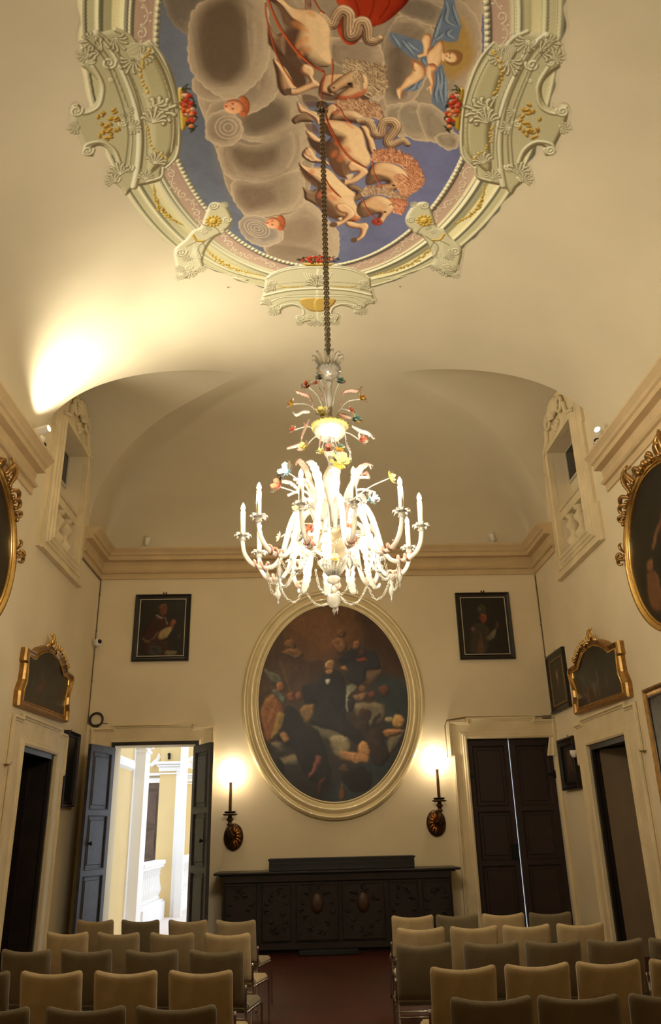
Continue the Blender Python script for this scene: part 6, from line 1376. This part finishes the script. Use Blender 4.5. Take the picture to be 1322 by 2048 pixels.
# lower bowl (dark metal-backed) and rosette
m_ = MB(); m_.lathe([(.03, 3.84-ZB), (.07, 3.87-ZB), (.15, 3.94-ZB), (.20, 4.0-ZB), (.215, 4.06-ZB), (.19, 4.08-ZB), (.02, 4.09-ZB)], (0, 0, 0), 40); cb('metal_bowl', m_, mat('grey_silvered_bowl', (150, 138, 112), .35, metal=.4, noise=.2, nscale=12))
m_ = MB()
for k in range(22):
    a = 2*PI*k/22; m_.tube([L3(r*math.cos(a), r*math.sin(a), z) for r, z in ((.03, 4.10), (.08, 4.15), (.11, 4.13), (.12, 4.09))], [.008, .02, .018, .006], 5, flat=.5)
cb('leaf_rosette', m_, GW)
m_ = MB()
for k in range(20):
    a = 2*PI*k/20; m_.tube([L3(r*math.cos(a), r*math.sin(a), z) for r, z in ((.03, 3.70), (.07, 3.76), (.12, 3.84), (.135, 3.83))], [.008, .018, .02, .006], 5, flat=.5)
m_.lathe([(.001, 3.64-ZB), (.05, 3.66-ZB), (.06, 3.69-ZB), (.03, 3.72-ZB), (.02, 3.85-ZB)], (0, 0, 0), 20); cb('lower_calyx', m_, GW)
m_ = MB(); m_.lathe([(.008, 3.66-ZB), (.012, 3.62-ZB), (.022, 3.605-ZB), (.022, 3.585-ZB), (.012, 3.575-ZB), (.012, 3.56-ZB)], (0, 0, 0), 14); m_.lathe([(.015, 3.56-ZB), (.05, 3.55-ZB), (.058, 3.52-ZB), (.055, 3.48-ZB), (.035, 3.45-ZB), (.012, 3.44-ZB)], (0, 0, 0), 28, flute=.04, nf=14)
m_.lathe([(.008, 3.44-ZB), (.014, 3.43-ZB), (.02, 3.415-ZB), (.012, 3.40-ZB), (.005, 3.385-ZB), (.001, 3.37-ZB)], (0, 0, 0), 10); cb('pendant_globe', m_, GW)
# arms
ARM_A = [183, 148, 117, 85, 55, 25, 343, 314, 281, 250, 218]
RA = .765
def arm(deg, r0=RA):
    a = math.radians(deg); u = Vector((math.cos(a), math.sin(a), 0))
    prof_ = resmooth([(.10, 4.06), (.13, 4.22), (.19, 4.33), (.27, 4.33), (.34, 4.22), (.39, 4.05), (.43, 3.90), (.50, 3.80), (.59, 3.785), (.68, 3.82), (.745, 3.91), (r0, 4.02)], 5)
    m_ = MB(); pts = [L3(u.x*r, u.y*r, z) for r, z in prof_]; n = len(pts)
    m_.tube(pts, [.019+.007*math.sin(PI*min(1, i/(n-1)*1.6)) for i in range(n)], 9)
    A_ = cb('arm', m_, GW)
    w = Vector((-u.y, u.x, 0)); m_ = MB()               # applied twist of pink glass at the elbow
    m_.tube([L3(u.x*(.54+.13*i/24), u.y*(.54+.13*i/24), 3.80+.0*i)+w*.032*math.cos(i*.6)+Vector((0, 0, .032*math.sin(i*.6)+.02*(i/24)**2)) for i in range(25)], .010, 5); build('twist', m_, GCOL['pink'], A_)
    c = L3(u.x*r0, u.y*r0, 4.02)
    m_ = MB(); m_.lathe([(.02, 0), (.03, .012), (.022, .025), (.03, .04), (.045, .05)], tuple(c), 18)
    for k in range(8):
        b = 2*PI*k/8; m_.tube([c+Vector((r*math.cos(b), r*math.sin(b), z)) for r, z in ((.015, .045), (.04, .058), (.065, .055), (.075, .035))], [.010, .018, .016, .004], 5, flat=.4)
    build('drip_cup', m_, GC, A_)
    m_ = MB(); m_.lathe([(.018, .05), (.018, .075), (.0205, .08), (.0205, .27), (.012, .275)], tuple(c), 14); build('candle_sleeve', m_, mat('cream_candle_sleeve', (236, 222, 180), .35), A_)
    m_ = MB(); m_.lathe([(.010, .275), (.017, .29), (.019, .305), (.014, .325), (.001, .35)], tuple(c), 12); build('bulb', m_, BULBC, A_)
    l = bpy.data.lights.new('candle_light', 'POINT'); l.energy = E_CANDLE; l.color = WARM; l.shadow_soft_size = .025
    lo = bpy.data.objects.new('candle_light', l); col.objects.link(lo); lo.parent = CH; lo.location = c+Vector((0, 0, .385))
BULBC = mat('lit_candle_bulb', (255, 240, 210), .3, emit=(255, 220, 160), estr=70.)
for d in ARM_A: arm(d)
# inner down-turned lamps among the arms
for k in range(6):
    a = 2*PI*(k+.3)/6; c = L3(.33*math.cos(a), .33*math.sin(a), 3.93)
    m_ = MB(); m_.tube(resmooth([L3(.12*math.cos(a), .12*math.sin(a), 4.04), L3(.25*math.cos(a), .25*math.sin(a), 4.12), L3(.32*math.cos(a), .32*math.sin(a), 4.06), c+Vector((0, 0, .06))], 5), .016, 8); A_ = cb('lamp_arm', m_, GW)
    m_ = MB(); m_.lathe([(.015, .05), (.03, .035), (.04, 0), (.045, -.03), (.035, -.055), (.02, -.045)], tuple(c), 20, flute=.05, nf=10); build('glass_shade', m_, GW, A_)
    m_ = MB(); m_.ball(c+Vector((0, 0, -.01)), .022, 8); build('bulb', m_, BULBC, A_)
    l = bpy.data.lights.new('inner_light', 'POINT'); l.energy = E_INNER; l.color = WARM; l.shadow_soft_size = .03
    lo = bpy.data.objects.new('inner_light', l); col.objects.link(lo); lo.parent = CH; lo.location = c+Vector((0, 0, -.06))
# serrated leaves: ribbon with toothed edge
def leaf(pts, w, m_at, teeth=9, name='leaf', side=None):
    P = [Vector(p) for p in resmooth([tuple(p) for p in pts], 5)]; n = len(P); vs = []; fs = []; mid = P[n//2]
    for i, p in enumerate(P):
        t = i/(n-1); tg = (P[min(i+1, n-1)]-P[max(i-1, 0)]).normalized(); rad = Vector((p.x, p.y, 0)); sd = side if side else tg.cross(Vector((p.x*.2, p.y*.2, 1))).normalized()
        if sd.length < .1: sd = Vector((1, 0, 0))
        ww = w*math.sin(PI*min(1, .08+.9*t))**.7*(1 if i % 2 else .74); nn = tg.cross(sd).normalized()
        vs += [p-sd*ww+nn*.012, p-sd*ww*.5, p+nn*.012, p+sd*ww*.5, p+sd*ww+nn*.012]
    m = MB(); N_ = len(vs); vs2 = [v+Vector((0, 0, -.005)) for v in vs]
    for i in range(n-1):
        for j in range(4): a = i*5+j; fs += [(a, a+1, a+6, a+5), (N_+a+5, N_+a+6, N_+a+1, N_+a)]
    for i in range(n-1): fs += [(i*5, i*5+5, N_+i*5+5, N_+i*5), (i*5+4, N_+i*5+4, N_+i*5+9, i*5+9)]
    m.add(vs+vs2, fs, True); return build(name, m, m_at, CH)
def flower(c, r, key, seed=0, stem_from=None):
    q = random.Random(seed); m = MB(); ax = Vector((c[0], c[1]-.25, .15)).normalized() if True else None; M = ax.to_track_quat('Z', 'Y').to_matrix(); c = Vector(c)
    for ring, (n, rr, lift) in enumerate(((7, 1., .15), (5, .62, .4))):
        for k in range(n):
            a = 2*PI*k/n+ring*.4+q.random()*.3; d = Vector((math.cos(a), math.sin(a), 0)); w = Vector((-d.y, d.x, 0)); vs = []
            for i in range(5):
                t = i/4; s_ = math.sin(PI*(.12+.80*t))*r*.42*rr
                for j in (-1, 0, 1): vs.append(c+M@(d*(r*rr*t)+w*s_*j+Vector((0, 0, r*(lift*t+.25*t*t*(1 if j == 0 else 1.25))))))
            m.add(vs, [(i*3+j, i*3+j+1, i*3+j+4, i*3+j+3) for i in range(4) for j in (0, 1)], True)
    m.ball(c+M@Vector((0, 0, r*.2)), r*.22, 6)
    f = build('flower', m, GCOL[key], CH, fixn=False); f['label'] = key+' glass flower'
    s0 = Vector(stem_from) if stem_from else L3(c.x*.15, c.y*.15, c.z+ZB-.2)
    md = (s0+c)/2+Vector((0, 0, .10)); ms = MB(); ms.tube(resmooth([tuple(s0), tuple(md), tuple(c)], 8), .006, 5); build('flower_stem', ms, GC, CH); return f
def chp(px, py, dy=0.):  # sight line to the plane through the chandelier axis (offset dy)
    p_ = at_y(px, py, CY+dy); return Vector((p_.x-CX, dy, p_.z-ZB))
FLW = [(615, 773, 'coral', .050, -.1), (633, 768, 'coral', .035, .08), (640, 757, 'grey', .04, -.06), (665, 756, 'amber', .035, .06), (679, 764, 'teal', .045, -.08), (585, 808, 'amber', .05, .05), (721, 798, 'amber', .055, -.02), (645, 827, 'yellow', .055, -.22), (709, 840, 'teal', .055, -.08), (701, 822, 'coral', .04, .08),
       (588, 860, 'coral', .042, .0), (722, 882, 'coral', .055, -.04), (609, 896, 'yellow', .05, -.08), (642, 905, 'yellow', .035, -.10), (657, 899, 'coral', .04, -.14), (676, 904, 'amber', .04, -.12), (681, 895, 'teal', .035, .08)]
for i, (x, y, k_, r, dy) in enumerate(FLW):
    c = chp(x, y, dy); s0 = L3(0, 0, 5.12) if y < 850 else L3(0, 0, 4.95); flower(c, r*1.25, k_, i, s0)
for i, (x, y, k_, r, dy) in enumerate([(678, 927, 'yellow', .085, -.30), (575, 944, 'blue', .075, -.20), (558, 973, 'coral', .07, -.12), (742, 1000, 'blue', .065, -.18), (779, 956, 'yellow', .065, .0), (597, 1017, 'yellow', .045, -.2), (560, 1075, 'pink', .04, .2), (620, 1060, 'coral', .045, -.22), (697, 1058, 'coral', .045, -.22), (670, 1117, 'yellow', .035, -.14), (742, 1062, 'pink', .05, -.1)]):
    flower(chp(x, y, dy), r*1.2, k_, 50+i, L3(0, 0, 4.12))
# upper tier leaves
for pts, w, mt in (([(628, 812), (620, 792), (606, 786), (592, 780)], .022, 'coral'), ([(678, 810), (685, 785), (700, 779), (716, 780), (723, 772)], .022, 'pink'), ([(620, 822), (605, 822), (593, 828), (587, 822)], .02, None), ([(612, 850), (603, 870), (601, 885), (590, 890), (573, 895)], .03, 'pink'),
                   ([(705, 850), (722, 860), (738, 865), (750, 876)], .03, None), ([(692, 870), (696, 890), (702, 902), (703, 922)], .032, None), ([(640, 872), (638, 890), (636, 905)], .022, 'pink'), ([(640, 800), (644, 785), (648, 775)], .02, 'coral'), ([(676, 826), (688, 830), (703, 834)], .025, 'pink'), ([(660, 872), (660, 888), (662, 905)], .03, None), ([(618, 836), (612, 850), (610, 845)], .02, 'pink')):
    leaf([chp(x, y, -.05) for x, y in pts], w*1.35, GCOL['pink'] if mt else GC)
# big leaves rising and hanging round the lower tier
for k in range(11):
    a = math.radians(16+360/11*k); u = Vector((math.cos(a), math.sin(a), 0))
    P = [(.10, 4.08), (.20, 4.36), (.32, 4.56), (.44, 4.60), (.52, 4.55)] if k % 2 else [(.10, 4.08), (.17, 4.38), (.24, 4.62), (.33, 4.72), (.37, 4.66)]
    leaf([L3(u.x*r, u.y*r, z) for r, z in P], .045, GC if k % 3 else GCOL['pink'])
    a += .25; u = Vector((math.cos(a), math.sin(a), 0))
    leaf([L3(u.x*r, u.y*r, z) for r, z in ((.16, 4.06), (.30, 4.05), (.36, 3.92), (.37, 3.78), (.43, 3.68), (.47, 3.72))], .05, GW)
for k in range(7):
    a = math.radians(10+360/7*k); u = Vector((math.cos(a), math.sin(a), 0))
    m_ = MB(); m_.tube(resmooth([tuple(L3(u.x*r, u.y*r, z)) for r, z in ((.09, 4.08), (.13, 4.35), (.24, 4.52), (.40, 4.50))], 6), .012, 7); cb('flower_branch', m_, GW)
# festoon chains and drops
def links(P, r=.012, name='festoon'):
    P = resmooth([tuple(p) for p in P], 14); out = [P[0]]
    for p in P:
        if (Vector(p)-Vector(out[-1])).length > .026: out.append(p)
    m = MB()
    for i in range(len(out)-1):
        a, b = Vector(out[i]), Vector(out[i+1]); d = (b-a).normalized(); s_ = d.orthogonal().normalized() if i % 2 else d.cross(d.orthogonal()).normalized(); c = (a+b)/2
        m.tube([c+d*.017*math.cos(t)+s_*.011*math.sin(t) for t in [2*PI*k/6 for k in range(6)]], .0032, 4, closed=True)
    return cb(name, m, GW)
EL = [(math.radians(d), .60, 3.77) for d in sorted(ARM_A)]
for i in range(11):
    a0, a1 = EL[i][0], EL[(i+1) % 11][0]+(2*PI if i == 10 else 0); am = (a0+a1)/2
    p0, p1 = L3(.56*math.cos(a0), .56*math.sin(a0), 3.77), L3(.56*math.cos(a1), .56*math.sin(a1), 3.77); mid = L3(.52*math.cos(am), .52*math.sin(am), 3.60)
    links([p0, (p0+mid)/2+Vector((0, 0, -.045)), mid, (p1+mid)/2+Vector((0, 0, -.045)), p1])
    if i % 2 == 0:
        c = L3(.56*math.cos(a0), .56*math.sin(a0), 3.74); m_ = MB()
        m_.lathe([(.004, 0), (.012, -.02), (.006, -.04), (.02, -.07), (.026, -.10), (.016, -.13), (.006, -.15), (.012, -.165), (.004, -.18), (.001, -.21)], tuple(c), 10, flute=.15, nf=5); cb('glass_drop', m_, GC)
for i in range(6):
    a0, a1 = 2*PI*i/6, 2*PI*(i+1)/6; am = (a0+a1)/2; p0, p1 = L3(.22*math.cos(a0), .22*math.sin(a0), 4.06), L3(.22*math.cos(a1), .22*math.sin(a1), 4.06)
    links([p0, L3(.20*math.cos(am), .20*math.sin(am), 3.93), p1])
for sg in (-1, 1): links([L3(sg*.15, 0, 3.78), L3(sg*.12, 0, 3.62), L3(sg*.055, 0, 3.545)])

# ================================================================= LOGGIA beyond the open door
YL = YB+.38
m_ = MB(); m_.box((-2.6, YB+7.3, -.06), (3.8, 12.6, .12)); tag(build('floor', m_, mat('pale_loggia_paving', (226, 214, 205), .7, noise=.05)), kind='structure')
m_ = MB(); m_.slab([rect(YL, 0, 16.55, 5.2)], lambda a, b, h: (-3.47-h, a, b), 0, .3); o = build('wall_loggia_near', m_, LOGGY); tag(o, kind='structure')
m_ = MB(); m_.slab([rect(16.46, 0, 16.62, 5.2)], lambda a, b, h: (-3.47+h, a, b), 0, .03); m_.sweep([(YL, 3.10), (16.45, 3.10)], [(0, 0), (0, .03), (.06, .06), (.16, .06), (.2, 0)], lambda a, b, h: (-3.47+h, a, b), closed=False)
tag(build('trim_4', m_, LOGGW), kind='structure')
def pier(y0, y1, x0, x1, cap_z, y_n):
    m_ = MB(); m_.box(((x0+x1)/2, (y0+y1)/2, 2.7), (x1-x0, y1-y0, 5.4)); t = build('loggia_pier', m_, LOGGY)
    tag(t, y_n, 'pier'); r = t
    m_ = MB(); cx, cy = (x0+x1)/2, (y0+y1)/2
    m_.box((x1-.05, cy, cap_z/2), (.16, y1-y0+.03, cap_z))
    for z, e, hh in ((cap_z-.10, .05, .03), (cap_z, .03, .10), (cap_z+.08, .07, .05), (cap_z+.14, .12, .06)): m_.box((cx, cy, z), (x1-x0+2*e, y1-y0+2*e, hh), bev=.01)
    build('capital', m_, LOGGW, r); return r
m_ = MB(); m_.box((-3.36, 16.86, 2.7), (.22, .5, 5.4)); m_.box((-3.36, 16.86, 3.42), (.34, .62, .08)); m_.box((-3.36, 16.86, 3.30), (.28, .56, .05)); tag(build('loggia_column', m_, LOGGW), 'white square pillar just outside the open door', 'pillar')
PIER1 = pier(19.75, 20.3, -3.50, -2.98, 3.16, 'yellow loggia pier with white capital, between the two balustrades')
pier(24.4, 24.9, -3.62, -2.72, 3.18, 'farther yellow loggia pier beside the globe lamp')
m_ = MB(); m_.box((-2.93, 19.7, 2.7), (.16, .16, 5.4)); build('shaft', m_, LOGGW, PIER1)
BP = [(.045, 0), (.045, .04), (.022, .06), (.022, .09), (.06, .17), (.065, .22), (.035, .36), (.022, .46), (.022, .50), (.042, .52), (.024, .56), (.045, .62), (.045, .66)]
def balustrade(y0, y1, x, label, n):
    root = empty('balustrade', (x, (y0+y1)/2, 0), label=label, cat='balustrade', group='white loggia balustrades'); yc = (y0+y1)/2
    m_ = MB(); m_.box((0, 0, 1.14), (.26, y1-y0, .09), bev=.015); m_.box((0, 0, 1.07), (.20, y1-y0, .05)); build('rail', m_, LOGGW, root)
    m_ = MB(); m_.box((0, 0, .17), (.30, y1-y0, .34)); m_.box((0, 0, .36), (.22, y1-y0, .05)); build('plinth', m_, LOGGW, root)
    for i in range(n):
        m_ = MB(); m_.lathe([(r, z*1.0) for r, z in BP], (0, y0-yc+(i+.5)*(y1-y0)/n, .385), 12); build('baluster', m_, LOGGW, root)
balustrade(17.12, 19.62, -3.36, 'nearer white stone balustrade seen through the open door', 11)
balustrade(20.35, 24.3, -3.2, 'farther white stone balustrade seen through the open door', 14)
# opposite wing with its door
m_ = MB(); m_.slab([rect(-8, -2, -3.3, 6)], lambda a, b, h: (a, 20.6+h, b), 0, .2); m_.slab([rect(-3.45, 0, .6, 6)], lambda a, b, h: (a, 27.0+h, b), 0, .2); tag(build('wall_loggia_far', m_, LOGGY), kind='structure')
root = empty('door_5', (-3.93, 20.58, 0), kind='structure')
m_ = MB(); m_.box((0, 0, 1.46), (.62, .05, 2.84)); LD = build('door_leaf', m_, mat('brown_loggia_door', (96, 76, 62), .6, noise=.2), root)
m_ = MB()
for z, hh in ((.62, 1.0), (1.55, .62), (2.35, .8)): m_.sweep(rect(-.22, z-hh/2, .24, z+hh/2), [(0, .02), (.0, .045), (-.02, .045), (-.03, .02)], lambda a, b, h: (a, -h, b))
build('panel_moulding', m_, mat('brown_loggia_door', (96, 76, 62)), LD)
m_ = MB(); m_.sweep([(-.33, 0), (-.33, 2.9), (.33, 2.9), (.33, 0)], [(0, 0), (0, .06), (-.10, .06), (-.13, 0)], lambda a, b, h: (a, -h, b), closed=False); m_.box((0, -.05, 3.10), (1.1, .10, .06)); build('door_surround', m_, LOGGW, root)
m_ = MB()
for s_ in (-1, 1): m_.tube([(s_*(.05+.2*math.sin(t)), -.06, 3.3+.22*t/1.5) for t in (0, .5, 1, 1.5, 2)], [.05, .06, .05, .04, .02], 6)
build('overdoor_scroll', m_, LOGGW, root)
m_ = MB(); m_.ball((0, 0, 0), .17, 14); m_.tube([(0, 0, .16), (0, 0, 1.6)], .012, 6)
tag(build('globe_lamp', m_, mat('white_globe', (245, 245, 242), .3), loc=(-3.02, 22.0, 3.48)), 'white globe lamp hanging in the loggia beyond the door', 'lamp')
for (x, y, z, lb) in ((-3.3, 19.72, 3.42, 'tiny black spotlight on the nearer loggia capital'), (-3.2, 24.36, 3.42, 'tiny black spotlight on the farther loggia capital')):
    m_ = MB(); m_.box((0, 0, .0), (.05, .08, .08), bev=.01); m_.ball((0, -.02, .07), .04, 6); tag(build('loggia_spotlight', m_, IRON, loc=(x, y, z)), lb, 'spotlight')

# ================================================================= LIGHT
w = bpy.data.worlds.new('sky'); sc.world = w; w.use_nodes = True
w.node_tree.nodes['Background'].inputs['Color'].default_value = (.80, .88, 1.0, 1); w.node_tree.nodes['Background'].inputs['Strength'].default_value = E_SKY
for (loc, rot, sx, sy) in (((-2.62, YB+.40, 1.6), (PI/2, 0, 0), 1.38, 3.15),):   # portal in the open doorway so that the sky finds its way in
    l = bpy.data.lights.new('door_portal', 'AREA'); l.shape = 'RECTANGLE'; l.size = sx; l.size_y = sy; l.cycles.is_portal = True
    lo = bpy.data.objects.new('door_portal', l); col.objects.link(lo); lo.location = loc; lo.rotation_euler = (-PI/2, 0, 0)
vs_ = sc.view_settings; vs_.view_transform = 'Standard'; vs_.look = 'None'; vs_.gamma = 1; vs_.use_curve_mapping = False; vs_.exposure = EXPO
